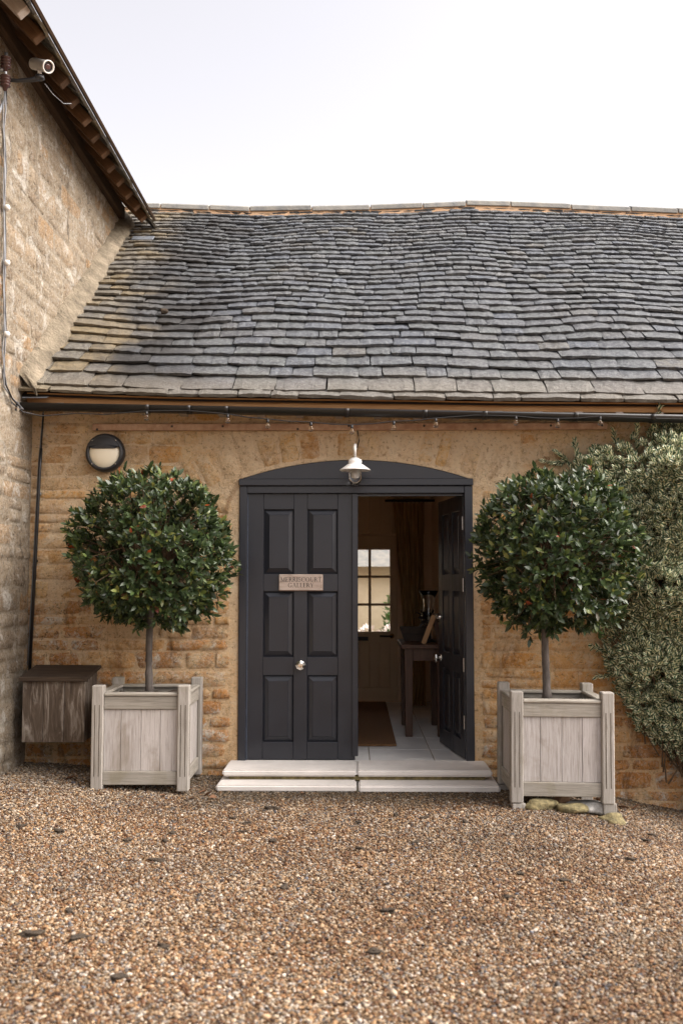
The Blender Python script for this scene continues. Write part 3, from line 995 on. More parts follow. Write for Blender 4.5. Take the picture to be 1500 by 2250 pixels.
# ---- door frame and doors
fr = MB()
fr.box(-0.862, -0.806, -0.012, 0.11, 0.15, 2.178)
fr.box(0.812, 0.872, -0.012, 0.11, 0.15, 2.178)
fr.box(-0.806, 0.812, -0.010, 0.11, 2.124, 2.178)
frame = fr.build('door_frame', M['paint'], bld, bevel=0.004)
MB().box(-0.866, 0.876, -0.032, 0.10, 2.180, 2.232).build('transom_rail', M['paint'], frame, bevel=0.005)
ap = arch_pts(20, AR - 0.004, 0.862)
MB().prism([(-0.862, 2.2315)] + ap + [(0.868, 2.2315)], -0.006, 0.1).build('arched_transom_panel', M['paint'], frame, bevel=0.002)
MB().box(-0.806, -0.798, 0.02, 0.05, 0.155, 2.124).box(-0.798, 0.812, 0.055, 0.07, 2.108, 2.124).build('door_stop', M['paint_sheen'], frame, bevel=0.001)

def door_leaf(name, label, mirror=False):
    """leaf in its own frame: x from 0 (hinge) to 0.80, face towards -Y, z from 0 to 1.965"""
    sx = -1 if mirror else 1
    m = MB()
    H, W = 1.965, 0.80
    def B(x0, x1, y0, y1, z0, z1):
        if mirror: x0, x1 = -x1, -x0
        m.box(x0, x1, y0, y1, z0, z1)
    B(0.004, W - 0.004, 0.022, 0.036, 0.004, H - 0.004)
    stiles = [(0, 0.118), (0.345, 0.445), (0.672, W)]
    rows = [(0.128, 0.616), (0.750, 1.236), (1.365, 1.848)]
    for a_, b_ in stiles:
        B(a_, b_, 0.0, 0.045, 0.0, H)
    for z0, z1 in ((0, 0.128), (0.616, 0.75), (1.236, 1.365), (1.848, H)):
        for a_, b_ in ((0.118, 0.345), (0.445, 0.672)):
            B(a_, b_, 0.0002, 0.0448, z0, z1)
    d = m.build(name, M['paint'], bld, bevel=0.0025)
    tag(d, label)
    for z0, z1 in rows:
        for a_, b_ in ((0.118, 0.345), (0.445, 0.672)):
            if mirror: a_, b_ = -b_, -a_
            q = MB()
            ring = []
            for ins, y in ((0.0, 0.0235), (0.003, 0.021), (0.040, 0.006), (0.043, 0.002)):
                ring.append([(a_ + ins, y, z0 + ins), (b_ - ins, y, z0 + ins), (b_ - ins, y, z1 - ins), (a_ + ins, y, z1 - ins)])
            for r_ in ring: q.v += r_
            for k in range(3):
                for j in range(4):
                    q.f.append((k * 4 + j, k * 4 + (j + 1) % 4, k * 4 + 4 + (j + 1) % 4, k * 4 + 4 + j))
            q.f.append((12, 13, 14, 15))
            q.build('panel', M['paint'], d)
    return d

dl = door_leaf('door', 'closed dark six panel door leaf with round knob and sign')
dl.location = (-0.802, 0.022, 0.158)
kp = [(0.0, 0.062), (0.018, 0.061), (0.036, 0.050), (0.040, 0.040), (0.036, 0.030), (0.018, 0.022), (0.014, 0.006), (0.030, 0.004), (0.032, 0.0)]
k = MB().lathe(kp, (0, 0, 0), 8, 'Y').build('knob', M['chrome'], dl)
k.location = (0.399, 0.0, 0.694)
bx('cover_strip', 0.778, 0.822, -0.018, 0.0, 0.03, 1.965, M['paint'], dl, 0.004)
dr = door_leaf('door', 'dark door leaf standing open into the lobby', True)
dr.location = (0.806, 0.062, 0.158)
dr.rotation_euler = (0, 0, rad(-81.5))
k = MB().lathe(kp, (0, 0, 0), 8, 'Y').build('knob', M['chrome'], dr)
k.location = (-0.745, 0.0, 0.69)
k = MB().lathe([(0.0, 0.03), (0.02, 0.03), (0.022, 0.0)], (0, 0, 0), 10, 'Y').tube([(0, -0.03, 0), (0.03, -0.045, 0), (0.11, -0.045, 0)], 0.008, 6).build('lever_handle', M['chrome'], dr, smooth=True)
k.location = (-0.745, 0.0, 1.02)
for z in (1.745, 1.283, 0.69, 0.27):
    h = bx('hinge', 0.0, 0.006, 0.006, 0.04, -0.05, 0.05, M['steel'], dr, 0.001)
    h.location = (0.003, 0.023, z)
    MB().tube([(0.008, -0.004, -0.05), (0.008, -0.004, 0.05)], 0.006, 8).build('hinge_pin', M['steel'], dr).location = (0.0, 0.0, z)
eg = bx('edge_sheen_strip', 0.0, 0.003, 0.005, 0.04, 0.0, 1.96, M['paint_sheen'], dr, 0.0005)  # thin strip carrying the painted sky sheen along the hinge edge
eg.location = (0.0015, 0.0225, 0.98)

# ---- entrance lobby behind the doors
FZ = 0.150
fl_o = MB().box(-1.6, 0.86, 0.02, 3.7, 0.02, FZ - 0.006).build('floor', M['grout'], bld)
yb = [0.03, 0.53, 1.14, 1.75, 2.36, 2.97, 3.68]
xb = [-1.6, -0.86, -0.37, 0.105, 0.585, 0.855]
for j in range(len(yb) - 1):
    for i in range(len(xb) - 1):
        bx('floor_tile', xb[i] + 0.004, xb[i + 1] - 0.004, yb[j] + 0.004, yb[j + 1] - 0.004, FZ - 0.03, FZ, M['tile'], fl_o, 0.002)
MB().box(0.855, 0.96, 0.30, 3.7, 0.1, 2.6).build('lobby_side_wall', M['plaster'], bld)
MB().box(-1.75, -1.6, 0.30, 3.7, 0.1, 2.6).build('lobby_side_wall', M['plaster'], bld)
MB().box(-1.75, 0.96, 0.30, 3.95, 2.45, 2.5).build('lobby_ceiling', M['plaster'], bld)
bx('skirting_board', 0.838, 0.8548, 1.0, 3.69, FZ, FZ + 0.1, M['cream_paint'], bld, 0.004)
# back wall: boards round a half glazed door
bw = MB()
bw.box(-1.75, -0.42, 3.70, 3.95, 0.1, 2.6)
bw.box(0.47, 0.96, 3.70, 3.95, 0.1, 2.6)
bw.box(-0.42, 0.47, 3.70, 3.95, 1.99, 2.6)
bw.box(-0.42, -0.385, 3.772, 3.80, 0.1, 1.99).box(0.435, 0.47, 3.772, 3.80, 0.1, 1.99).box(-0.385, 0.435, 3.772, 3.80, 1.94, 1.99).box(-0.385, 0.435, 3.772, 3.80, 0.1, 0.20)
bwo = bw.build('lobby_back_wall', M['plaster'], bld)
for i in range(11):
    bx('board', -0.60 + i * 0.125, -0.60 + i * 0.125 + 0.121, 3.680, 3.699, 2.0, 2.44, M['cream_paint'], bwo, 0.003)
bd = MB()
bd.box(-0.415, -0.305, 3.72, 3.77, FZ + 0.005, 1.98)
bd.box(0.385, 0.465, 3.72, 3.77, FZ + 0.005, 1.98)
bd.box(-0.305, 0.385, 3.72, 3.77, 1.825, 1.98)
bd.box(-0.305, 0.385, 3.72, 3.77, 0.79, 0.915)
bd.box(-0.305, 0.385, 3.72, 3.77, FZ + 0.005, 0.30)
bd.box(-0.305, 0.385, 3.757, 3.768, 0.30, 0.79)
bdo = bd.build('door', M['cream_paint'], bld, bevel=0.003)
tag(bdo, 'half glazed cream door at the far side of the lobby')
for x in (-0.09, 0.147):
    bx('glazing_bar', x, x + 0.03, 3.73, 3.76, 0.915, 1.825, M['cream_paint'], bdo, 0.003)
for z in (1.2, 1.51):
    bx('glazing_bar', -0.305, 0.385, 3.732, 3.758, z, z + 0.028, M['cream_paint'], bdo, 0.003)
for (xa, xb_) in ((-0.305, -0.09), (-0.06, 0.147), (0.177, 0.385)):
    for (za, zb) in ((0.915, 1.2), (1.228, 1.51), (1.538, 1.825)):
        bx('pane', xa + 0.001, xb_ - 0.001, 3.743, 3.747, za + 0.001, zb - 0.001, M['pane'], bdo, 0)
for i in range(6):
    bx('board', -0.305 + i * 0.115, -0.305 + i * 0.115 + 0.112, 3.735, 3.755, 0.30, 0.79, M['cream_paint'], bdo, 0.003)
k = MB().lathe([(0.0, 0.012), (0.026, 0.010), (0.028, 0.0)], (0, 0, 0), 14, 'Y').build('handle_rose', M['brass'], bdo, smooth=True)
k.location = (0.405, 3.72, 0.866)
MB().tube([(0.405, 3.72, 0.866), (0.405, 3.675, 0.866), (0.385, 3.668, 0.866), (0.27, 3.668, 0.868)], 0.009, 8).build('lever_handle', M['iron'], bdo, smooth=True)
bx('letter_plate', 0.02, 0.145, 3.710, 3.7195, 0.815, 0.86, M['iron'], bdo, 0.003)

# ------------------------------------------------------------------ the taller barn on the left
barn = thing('stone_barn', 'taller lichened rubble barn with projecting rafters along its eaves', 'building', (-2.43, 0, 0))
def L(o):            # child built in world coordinates: move back by the barn's origin
    o.location = Vector(o.location) - Vector((-2.43, 0, 0))
    return o
XW = -2.43
bwall = L(MB().box(XW - 0.35, XW, -4.2, 5.0, -0.3, 5.24).build('wall', M['mortar_grey'], barn))
def place_barn(o, x, z, rng):          # x runs along +Y here
    o.location = (XW, x, z)
    o.rotation_euler = (rng.uniform(-.03, .03), rng.uniform(-.02, .02), math.pi / 2 + rng.uniform(-.02, .02))
def ok_barn(a, b, z0, z1):
    # only where the wall stands above the lower roof, or in front of the building
    res = []
    if b < 0.02:
        return [(a, b)]
    if a < 0.0:
        res.append((a, 0.0))
        a = 0.0
    ylim = (z1 - 2.79) / SL - 0.27
    if ylim > a + 0.06:
        res.append((a, min(b, ylim)))
    return res
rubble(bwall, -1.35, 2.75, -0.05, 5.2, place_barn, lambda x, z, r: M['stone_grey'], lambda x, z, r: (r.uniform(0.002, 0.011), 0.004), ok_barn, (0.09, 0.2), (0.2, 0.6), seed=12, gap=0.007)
# eaves: wall plate, rafters, boards and slates of the barn roof
PIT = rad(47)
cp, sp_ = math.cos(PIT), math.sin(PIT)
L(bx('wall_plate', XW - 0.06, XW + 0.055, -4.0, 2.62, 5.20, 5.34, M['plate'], barn, 0.01))
rng = random.Random(6)
EX, EZ = -2.16, 5.075       # lower corner of the rafter ends
ys_ = [2.34 - 0.302 * i for i in range(14)]
for i, y in enumerate(ys_):
    ln = 1.0
    o = bx('rafter', -ln, 0, -0.036, 0.036, 0, 0.09, M['rafter_pale'] if i == 12 else M['rafter'], barn, 0.005)
    o.matrix_basis = Matrix.Translation((EX - XW + rng.uniform(-.02, .02), y, EZ)) @ Matrix.Rotation(PIT, 4, 'Y') @ Matrix.Translation((-ln / 2, 0, 0.045))
for k_, off in enumerate((0.02, 0.16, 0.30, 0.44)):
    o = bx('batten', -0.022, 0.022, -2.1, 2.1, 0, 0.022, M['plate'], barn, 0.002)
    o.matrix_basis = Matrix.Translation((EX - XW - off * cp + 0.02, 0.42, EZ + off * sp_)) @ Matrix.Rotation(PIT, 4, 'Y') @ Matrix.Translation((0, 0, 0.13))
broof = MB()
broof.add([(-2.11 - XW, -4.0, 5.055 + 0.14), (-2.11 - XW, 2.62, 5.055 + 0.14), (-4.0 - XW, 2.62, 5.195 + 1.89 * math.tan(PIT)), (-4.0 - XW, -4.0, 5.195 + 1.89 * math.tan(PIT))], [(0, 1, 2, 3)])
broof_o = broof.build('roof', M['roof_under'], barn)
for r_ in range(4):
    y = -1.75 if r_ else -1.7
    while y < 2.62:
        ww = rng.uniform(0.15, 0.30)
        th = rng.uniform(0.018, 0.03)
        Lq = 0.30
        s0 = r_ * 0.17 + rng.uniform(-.012, .012)
        # axes: across = -Y direction reversed, up-slope = (-cp,0,sp)
        px_, pz_ = -2.065 - s0 * cp + 0.0, 5.085 + s0 * sp_ + 0.03
        up = Vector((-cp, 0, sp_))
        up = (up - Vector((sp_, 0, cp)) * 0.08).normalized()
        ex = Vector((0, 1, 0))
        en = ex.cross(up).normalized()
        if en.z < 0: en = -en
        mt = Matrix(((ex.x * ww, up.x * Lq, en.x * th, px_ - XW), (ex.y * (ww - 0.006), up.y * Lq, en.y * th, y + ww / 2), (ex.z * ww, up.z * Lq, en.z * th, pz_), (0, 0, 0, 1)))
        o = new_obj('slate', SLM[rng.randrange(14)], broof_o)
        o.matrix_basis = mt
        y += ww

# ------------------------------------------------------------------ steps
st = thing('door_steps', 'two pale limestone slab steps below the double doors', 'steps', (0.016, -0.3, 0.03))
so = Vector((0.016, -0.3, 0.03))
def child(o, root):
    o.location = Vector(o.location) - Vector(root.location)
    return o
for (x0, x1, y0, y1, z0, z1) in ((-0.925, 0.008, -0.385, 0.02, 0.114, 0.158), (0.0105, 0.948, -0.385, 0.02, 0.114, 0.1585), (-0.945, 0.008, -0.56, -0.12, 0.042, 0.090), (0.02, 0.977, -0.56, -0.12, 0.038, 0.0885)):
    o = MB().box(-(x1 - x0) / 2, (x1 - x0) / 2, -(y1 - y0) / 2, (y1 - y0) / 2, -(z1 - z0) / 2, (z1 - z0) / 2).build('slab', M['slab'], st, bevel=0.012, seg=3)
    o.location = Vector(((x0 + x1) / 2, (y0 + y1) / 2, (z0 + z1) / 2)) - so
child(MB().box(-0.88, 0.90, -0.355, -0.02, 0.085, 0.118).build('riser', M['slab_riser'], st), st)
child(MB().box(-0.92, 0.95, -0.53, -0.02, -0.02, 0.048).build('riser', M['slab_riser'], st), st)

# ------------------------------------------------------------------ planters and bay trees
def planter(label, x, y, z, rotz, tilt=0.0):
    t = thing('planter', label, 'planter', (x, y, z), rotz, 'oak box planters beside the doors')
    t.rotation_euler = (0, tilt, rotz)
    h = 0.325
    pw = 0.078
    for sx in (-1, 1):
        for sy in (-1, 1):
            cx, cy = sx * (h - pw / 2), sy * (h - pw / 2)
            p = bx('post', cx - pw / 2, cx + pw / 2, cy - pw / 2, cy + pw / 2, 0, 0.695, M['oak'], t, 0.006)
            for gxx in (-0.015, 0.015):
                g_ = bx('flute_shade', gxx - 0.0028, gxx + 0.0028, -pw / 2 - 0.0008, -pw / 2 + 0.004, -0.25, 0.22, M['groove_shade'], p, 0.0)
                g2 = bx('flute_shade', sx * (pw / 2 - 0.002) - 0.0024, sx * (pw / 2 - 0.002) + 0.0028, gxx - 0.0028, gxx + 0.0028, -0.25, 0.22, M['groove_shade'], p, 0.0)
    ins = h - pw
    for k_, (ax, sg) in enumerate((('x', -1), ('x', 1), ('y', -1), ('y', 1))):
        def B(name, a0, a1, d0, d1, z0, z1, mat, bev=0.004):
            lo, hi = (d0, d1) if sg > 0 else (-d1, -d0)
            if ax == 'x':
                return bx(name, a0, a1, lo, hi, z0, z1, mat, t, bev)
            o = bx(name, a0, a1, lo, hi, z0, z1, mat, t, bev)
            o.rotation_euler = (0, 0, math.pi / 2)
            c_ = o.location.copy()
            o.location = (-c_.y, c_.x, c_.z) if False else (c_.y, c_.x, c_.z)
            return o
        B('cap_rail', -ins, ins, h - 0.085, h - 0.012, 0.622, 0.645, M['oak_h'], 0.007)
        B('top_rail', -ins, ins, h - 0.058, h - 0.022, 0.535, 0.621, M['oak_h'])
        B('bottom_rail', -ins, ins, h - 0.058, h - 0.018, 0.04, 0.128, M['oak_h'])
        cuts = [-ins, -ins + 0.113, 0.0, ins - 0.118, ins]
        for i in range(4):
            B('board', cuts[i] + 0.0012, cuts[i + 1] - 0.0012, h - 0.054, h - 0.034 + 0.0015 * (i % 2), 0.129, 0.534, M['oak_pale'], 0.0015)
    # soil
    sm_ = MB()
    n = 9
    r_ = random.Random(int(x * 100))
    for j in range(n):
        for i in range(n):
            sm_.v.append((-0.25 + 0.5 * i / (n - 1), -0.25 + 0.5 * j / (n - 1), 0.595 + r_.uniform(-.012, .014)))
    sm_.f = [(j * n + i, j * n + i + 1, (j + 1) * n + i + 1, (j + 1) * n + i) for j in range(n - 1) for i in range(n - 1)]
    sm_.build('soil', M['soil'], t, smooth=True)
    return t
planter('square oak planter beside the wall mounted wooden box', -1.432, -0.402, 0.079, rad(0.5))
planter('square oak planter propped on blocks in front of the variegated hedge', 1.302, -0.705, 0.074, rad(-0.3), rad(0.6))

def leaf_mesh(P, D, Nn, Ln, Wd, fold=0.25, curl=0.12):
    n = len(P)
    D = D / np.linalg.norm(D, axis=1, keepdims=True)
    S = np.cross(D, Nn)
    S /= np.linalg.norm(S, axis=1, keepdims=True) + 1e-9
    U = np.cross(S, D)
    rows = [(0.0, 0.0, 0.5), (0.30, -0.42, 0.08), (0.30, 0.0, 0.5), (0.30, 0.42, 0.92), (0.66, -0.40, 0.08), (0.66, 0.0, 0.5), (0.66, 0.40, 0.92), (1.0, 0.0, 0.5)]
    V = np.zeros((n, 8, 3))
    for i, (a_, b_, _) in enumerate(rows):
        up = fold * abs(b_) * Wd - curl * Ln * a_ * a_
        V[:, i] = P + D * (a_ * Ln)[:, None] + S * (b_ * Wd)[:, None] + U * up[:, None]
    F0 = np.array([(0, 1, 2, -1), (0, 2, 3, -1), (1, 4, 5, 2), (2, 5, 6, 3), (4, 7, 5, -1), (5, 7, 6, -1)])
    faces = []
    for k_ in range(n):
        o_ = 8 * k_
        for f in F0.tolist():
            faces.append(tuple(o_ + q for q in f if q >= 0))
    uvv = np.tile(np.array([[r_[2], r_[0]] for r_ in rows]), (n, 1))
    return V.reshape(-1, 3), faces, uvv

def leaf_obj(name, V, F, UV, mat, parent):
    me = bpy.data.meshes.new(name)
    me.from_pydata(V.tolist(), [], F)
    uvl = me.uv_layers.new(name='UVMap')
    li = np.zeros(len(me.loops), dtype=np.int32)
    me.loops.foreach_get('vertex_index', li)
    uvl.data.foreach_set('uv', UV[li].astype(np.float32).ravel())
    me.polygons.foreach_set('use_smooth', [True] * len(me.polygons))
    me.materials.append(mat)
    return new_obj(name, me, parent)

def unit(n, g):
    v = g.normal(size=(n, 3))
    return v / np.linalg.norm(v, axis=1, keepdims=True)

def rosettes(tips, axes, g, per, Lr, Wr, spread=(0.5, 1.25)):
    P, D, Nn = [], [], []
    for p, a_ in zip(tips, axes):
        t1 = np.cross(a_, [0.3, 0.2, 0.93]); t1 /= np.linalg.norm(t1) + 1e-9
        t2 = np.cross(a_, t1)
        k_ = g.integers(per[0], per[1] + 1)
        ph = g.random() * 6.28
        for i in range(k_):
            an = ph + i * 2.4 + g.normal() * 0.25
            ti = g.uniform(*spread) * (0.45 + 0.75 * i / k_)
            rdir = t1 * math.cos(an) + t2 * math.sin(an)
            d = a_ * math.cos(ti) + rdir * math.sin(ti)
            P.append(p - a_ * (0.035 * i / k_))
            D.append(d + g.normal(size=3) * 0.1)
            Nn.append(a_ * math.sin(ti) - rdir * math.cos(ti) + g.normal(size=3) * 0.15)
    n = len(P)
    Ln = g.uniform(Lr[0], Lr[1], n)
    return np.array(P), np.array(D), np.array(Nn), Ln, Ln * g.uniform(Wr[0], Wr[1], n)

def bay_tree(label, base, top, cc, R, seed, lean=0.0):
    g = np.random.default_rng(seed)
    t = thing('bay_tree', label, 'tree', base, 0, 'clipped standard bay trees')
    b = np.array(base)
    tr = MB()
    pts, rs_ = [], []
    for i in range(9):
        f = i / 8
        pts.append((lean * f + 0.008 * math.sin(4 * f + seed), 0.006 * math.sin(5 * f), (top - base[2]) * f))
        rs_.append(0.029 - 0.007 * f + (0.008 if i == 0 else 0))
    tr.tube(pts, rs_, 12)
    tr.build('trunk', M['bark'], t, smooth=True)
    c = np.array(cc) - b
    dirs = unit(1900, g)
    lump = 1 + 0.07 * np.sin(5 * dirs[:, 0] + seed) * np.cos(4 * dirs[:, 2] + 1) + 0.06 * np.sin(9 * dirs[:, 1] + 3 * dirs[:, 2] + 5 * dirs[:, 0]) + g.normal(size=1900) * 0.05
    lump *= (np.abs(dirs) ** 2.2).sum(1) ** (-1 / 2.2)
    lump += (g.random(1900) < 0.05) * g.uniform(0.02, 0.13, 1900)
    rr = R[0] * lump * np.where(g.random(1900) < 0.70, 1.0, g.uniform(0.45, 0.95, 1900))
    tips = dirs * rr[:, None] * np.array([1, R[1] / R[0], R[2] / R[0]]) 
    tips = np.sign(tips) * np.abs(tips) ** 1.0 + c
    ax = dirs * 0.9 + np.array([0, -0.12, 0.45]) + g.normal(size=(1900, 3)) * 0.28
    ax /= np.linalg.norm(ax, axis=1, keepdims=True)
    keep = tips[:, 1] + b[1] < -0.05
    tips, ax = tips[keep], ax[keep]
    # some hollows where the inside shows
    hol = unit(7, g)
    hol[:, 1] = -np.abs(hol[:, 1])
    d_ = (tips - c) / np.linalg.norm(tips - c, axis=1, keepdims=True)
    near_h = (d_ @ hol.T).max(1)
    rel = np.linalg.norm((tips - c) / np.array([R[0], R[1], R[2]]), axis=1)
    kp_ = ~((near_h > 0.972) & (rel > 0.8))
    tips, ax = tips[kp_], ax[kp_]
    V, F, UV = leaf_mesh(*rosettes(tips, ax, g, (5, 9), (0.034, 0.072), (0.38, 0.52)))
    yy = V[:, 1] + b[1]
    V[:, 1] = np.where(yy > -0.025, -0.025 - b[1] - 0.01 * g.random(len(V)), V[:, 1])
    cr = leaf_obj('crown', V, F, UV, M['bay'], t)
    cr['kind'] = 'stuff'
    br = MB()
    for i in range(0, len(tips), 8):
        p = tips[i]
        mid = c * 0.45 + p * 0.55 + g.normal(size=3) * 0.03
        br.tube([tuple(c * 0.9 + np.array([0, 0, -R[2] * 0.55]) * 0.8 + g.normal(size=3) * 0.03), tuple(mid), tuple(p)], [0.007, 0.004, 0.002], 4, False)
    bo = br.build('branches', M['twig'], t)
    bo['kind'] = 'stuff'
    return t
bay_tree('round clipped bay tree left of the closed door leaf', (-1.432, -0.42, 0.665), 1.35, (-1.434, -0.47, 1.685), (0.508, 0.46, 0.510), 3)
bay_tree('round clipped bay tree in front of the variegated hedge', (1.262, -0.71, 0.66), 1.35, (1.335, -0.72, 1.655), (0.485, 0.47, 0.495), 8, 0.01)

# ------------------------------------------------------------------ variegated evergreen against the wall
def hedge():
    g = np.random.default_rng(14)
    t = thing('climbing_evergreen', 'large variegated cream edged evergreen growing up the stone wall', 'shrub', (2.5, -0.15, -0.17))
    b = np.array([2.5, -0.15, -0.17])
    zb = [-.2, .10, .18, .29, .41, .58, .81, 1.14, 1.6, 2.0, 2.28, 2.38, 2.46, 2.56, 2.68, 2.75]
    xb_ = [2.8, 2.5, 2.36, 2.2, 2.06, 1.99, 1.87, 1.80, 1.66, 1.56, 1.57, 1.64, 1.86, 2.14, 2.45, 2.9]
    def thick(x, z):
        e = x - np.interp(z, zb, xb_)
        tt = 0.50 * np.sqrt(np.clip(e, 0, 0.75) / 0.75)
        tt = tt * (0.55 + 0.45 * np.clip((2.75 - z) / 0.5, 0, 1)) * (0.6 + 0.4 * np.clip((z - 0.1) / 0.5, 0, 1))
        tt *= 1 + 0.22 * np.sin(6.1 * x + 3 * z) * np.sin(5.3 * z - 2 * x + 1) + 0.1 * np.sin(13 * z + 4 * x)
        return np.where(e > 0, tt, -1)
    n = 16000
    X = g.uniform(1.5, 3.7, n)
    Z = g.uniform(0.0, 2.76, n)
    T = thick(X, Z)
    ok = T > 0
    X, Z, T = X[ok], Z[ok], T[ok]
    dep = np.where(g.random(len(X)) < 0.62, 1.0, g.uniform(0.35, 0.95, len(X)))
    hole = (np.sin(4.7 * X + 2.0) * np.sin(4.1 * Z + 0.7) + 0.5 * np.sin(9 * X - 7 * Z)) > 0.72
    ok = ~(hole & (dep > 0.9))
    X, Z, T, dep = X[ok], Z[ok], T[ok], dep[ok]
    Y = -0.02 - T * dep
    tips = np.stack([X, Y, Z], 1) + g.normal(size=(len(X), 3)) * 0.018
    tips[:, 1] = np.minimum(tips[:, 1], -0.03)
    h = 0.03
    gx_ = (thick(X + h, Z) - T) / h
    gz_ = (thick(X, Z + h) - T) / h
    nrm = np.stack([-np.clip(gx_, -2, 2), -np.ones(len(X)), -np.clip(gz_, -2, 2)], 1)
    nrm /= np.linalg.norm(nrm, axis=1, keepdims=True)
    ax = nrm * 0.8 + np.array([0, 0, 0.55]) + g.normal(size=(len(X), 3)) * 0.35
    ax /= np.linalg.norm(ax, axis=1, keepdims=True)
    # a few loose shoots at the edge
    ex, ea = [], []
    shoots = [((1.50, -0.05, 2.42), (-0.6, -0.3, 0.5)), ((1.40, -0.05, 2.36), (-0.9, -0.2, 0.1)), ((1.62, -0.08, 2.5), (-0.2, -0.2, 0.9)), ((2.05, -0.2, 2.66), (0.0, -0.2, 1.0)), ((2.2, -0.25, 2.72), (0.3, -0.2, 0.9)), ((1.72, -0.08, 1.0), (-0.8, -0.3, 0.3)), ((1.76, -0.08, 0.78), (-0.9, -0.3, 0.0)), ((1.9, -0.1, 2.58), (-0.2, -0.2, 0.9)), ((1.48, -0.04, 2.2), (-0.9, -0.3, 0.2))]
    sb = MB()
    for p, d in shoots:
        p, d = np.array(p), np.array(d)
        d = d / np.linalg.norm(d)
        sb.tube([tuple(p - d * 0.14 - b), tuple(p + d * 0.02 - b)], [0.003, 0.0015], 4)
        for k_ in range(4):
            ex.append(p - d * 0.045 * k_)
            ea.append(d + g.normal(size=3) * 0.15)
    tips = np.concatenate([tips, np.array(ex)])
    ax = np.concatenate([ax, np.array(ea) / np.linalg.norm(ea, axis=1, keepdims=True)])
    P, D, Nn, Ln, Wd = rosettes(tips - b, ax, g, (5, 8), (0.032, 0.058), (0.54, 0.70), (0.45, 1.2))
    V, F, UV = leaf_mesh(P, D, Nn, Ln, Wd, 0.3, 0.05)
    V[:, 1] = np.minimum(V[:, 1], -0.012 - b[1])
    fo_ = leaf_obj('foliage', V, F, UV, M['variegated'], t)
    fo_['kind'] = 'stuff'
    for i in range(0, len(X), 12):
        p = tips[i] - b
        root_ = np.array([X[i] * 0.6 + 2.6 * 0.4 + g.normal() * 0.1, -0.06, max(-0.1, Z[i] - 0.35)]) - b
        sb.tube([tuple(root_), tuple((root_ + p) / 2 + g.normal(size=3) * 0.03), tuple(p)], [0.007, 0.004, 0.0018], 4, False)
    so_ = sb.build('twigs', M['twig'], t)
    so_['kind'] = 'stuff'
    stem = MB()
    for x0, x1, xm in ((2.45, 2.2, 2.4), (2.6, 2.75, 2.65)):
        stem.tube([(x0 - b[0], -0.08 - b[1], -0.2 - b[2]), (xm - b[0], -0.10 - b[1], 0.7 - b[2]), (x1 - b[0], -0.08 - b[1], 1.6 - b[2]), (x1 + 0.1 - b[0], -0.08 - b[1], 2.3 - b[2])], [0.03, 0.024, 0.016, 0.006], 7)
    stem.build('stem', M['bark'], t, smooth=True)
hedge()

# ------------------------------------------------------------------ stones and blocks under the right planter
def lump(name, label, cat, c, size, mat, seed, rotz=0.0, group=None, sub=3, amp=0.22):
    bm = bmesh.new()
    bmesh.ops.create_icosphere(bm, subdivisions=sub, radius=1.0)
    r_ = random.Random(seed)
    ph = [r_.uniform(0, 6) for _ in range(6)]
    for v in bm.verts:
        d = v.co.copy()
        k_ = 1 + amp * (math.sin(2.7 * d.x + ph[0]) * math.cos(2.3 * d.y + ph[1]) + 0.6 * math.sin(4.4 * d.z + ph[2] + 2 * d.x) + 0.5 * math.sin(6 * d.y + ph[3]))
        d = Vector((math.copysign(abs(d.x) ** 0.8, d.x), math.copysign(abs(d.y) ** 0.8, d.y), math.copysign(abs(d.z) ** 0.75, d.z)))
        v.co = Vector((d.x * size[0], d.y * size[1], d.z * size[2])) * k_
    me = bpy.data.meshes.new(name)
    bm.to_mesh(me)
    bm.free()
    me.polygons.foreach_set('use_smooth', [True] * len(me.polygons))
    me.materials.append(mat)
    o = new_obj(name, me)
    o.location = c
    o.rotation_euler = (0, 0, rotz)
    return tag(o, label, cat, group)
GS = 'loose stones packed under the planter'
lump('fieldstone', 'long mossy yellow stone under the near edge of the propped planter', 'stone', (1.165, -0.99, G(1.165, -0.99) + 0.026), (0.098, 0.06, 0.034), M['sandstone_mossy'], 1, 0.1, GS)
lump('fieldstone', 'mossy yellow stone between the long mossy stone and the white stone', 'stone', (1.345, -1.0, G(1.345, -1.0) + 0.026), (0.092, 0.06, 0.034), M['sandstone_mossy'], 2, -0.15, GS)
lump('fieldstone', 'flat white lichened stone under the propped planter', 'stone', (1.48, -0.93, G(1.48, -0.93) + 0.042), (0.105, 0.07, 0.042), M['fieldstone_white'], 3, -0.35, GS)
lump('fieldstone', 'mossy rounded stone below the outer wooden block', 'stone', (1.595, -1.07, G(1.595, -1.07) + 0.012), (0.078, 0.075, 0.032), M['sandstone_mossy'], 4, 0.3, GS)
lump('fieldstone', 'small brown stone behind the mossy yellow stones', 'stone', (1.325, -0.86, G(1.325, -0.86) + 0.04), (0.046, 0.035, 0.03), M['fieldstone_brown'], 5, 0.2, GS)
for i, (x, y, lab) in enumerate(((1.025, -0.985, 'small oak block under the planter leg nearest the steps'), (1.595, -0.985, 'tall oak block under the planter leg above the mossy rounded stone'))):
    zb_ = G(x, y) + (0.03 if i else -0.01)
    o = bx('timber_block', x - 0.04, x + 0.042, y - 0.04, y + 0.05, zb_, 0.0735, M['oak'], None, 0.004)
    tag(o, lab, 'block', 'timber blocks under the planter')
for i, (x, y) in enumerate(((1.025, -0.42), (1.58, -0.42))):
    o = bx('timber_block', x - 0.04, x + 0.04, y - 0.04, y + 0.05, G(x, y) - 0.01, 0.0735 - (0.006 if i else 0.0), M['oak'], None, 0.004)
    tag(o, ('oak block under the rear planter leg by the steps', 'oak block under the rear planter leg by the hedge')[i], 'block', 'timber blocks under the planter')

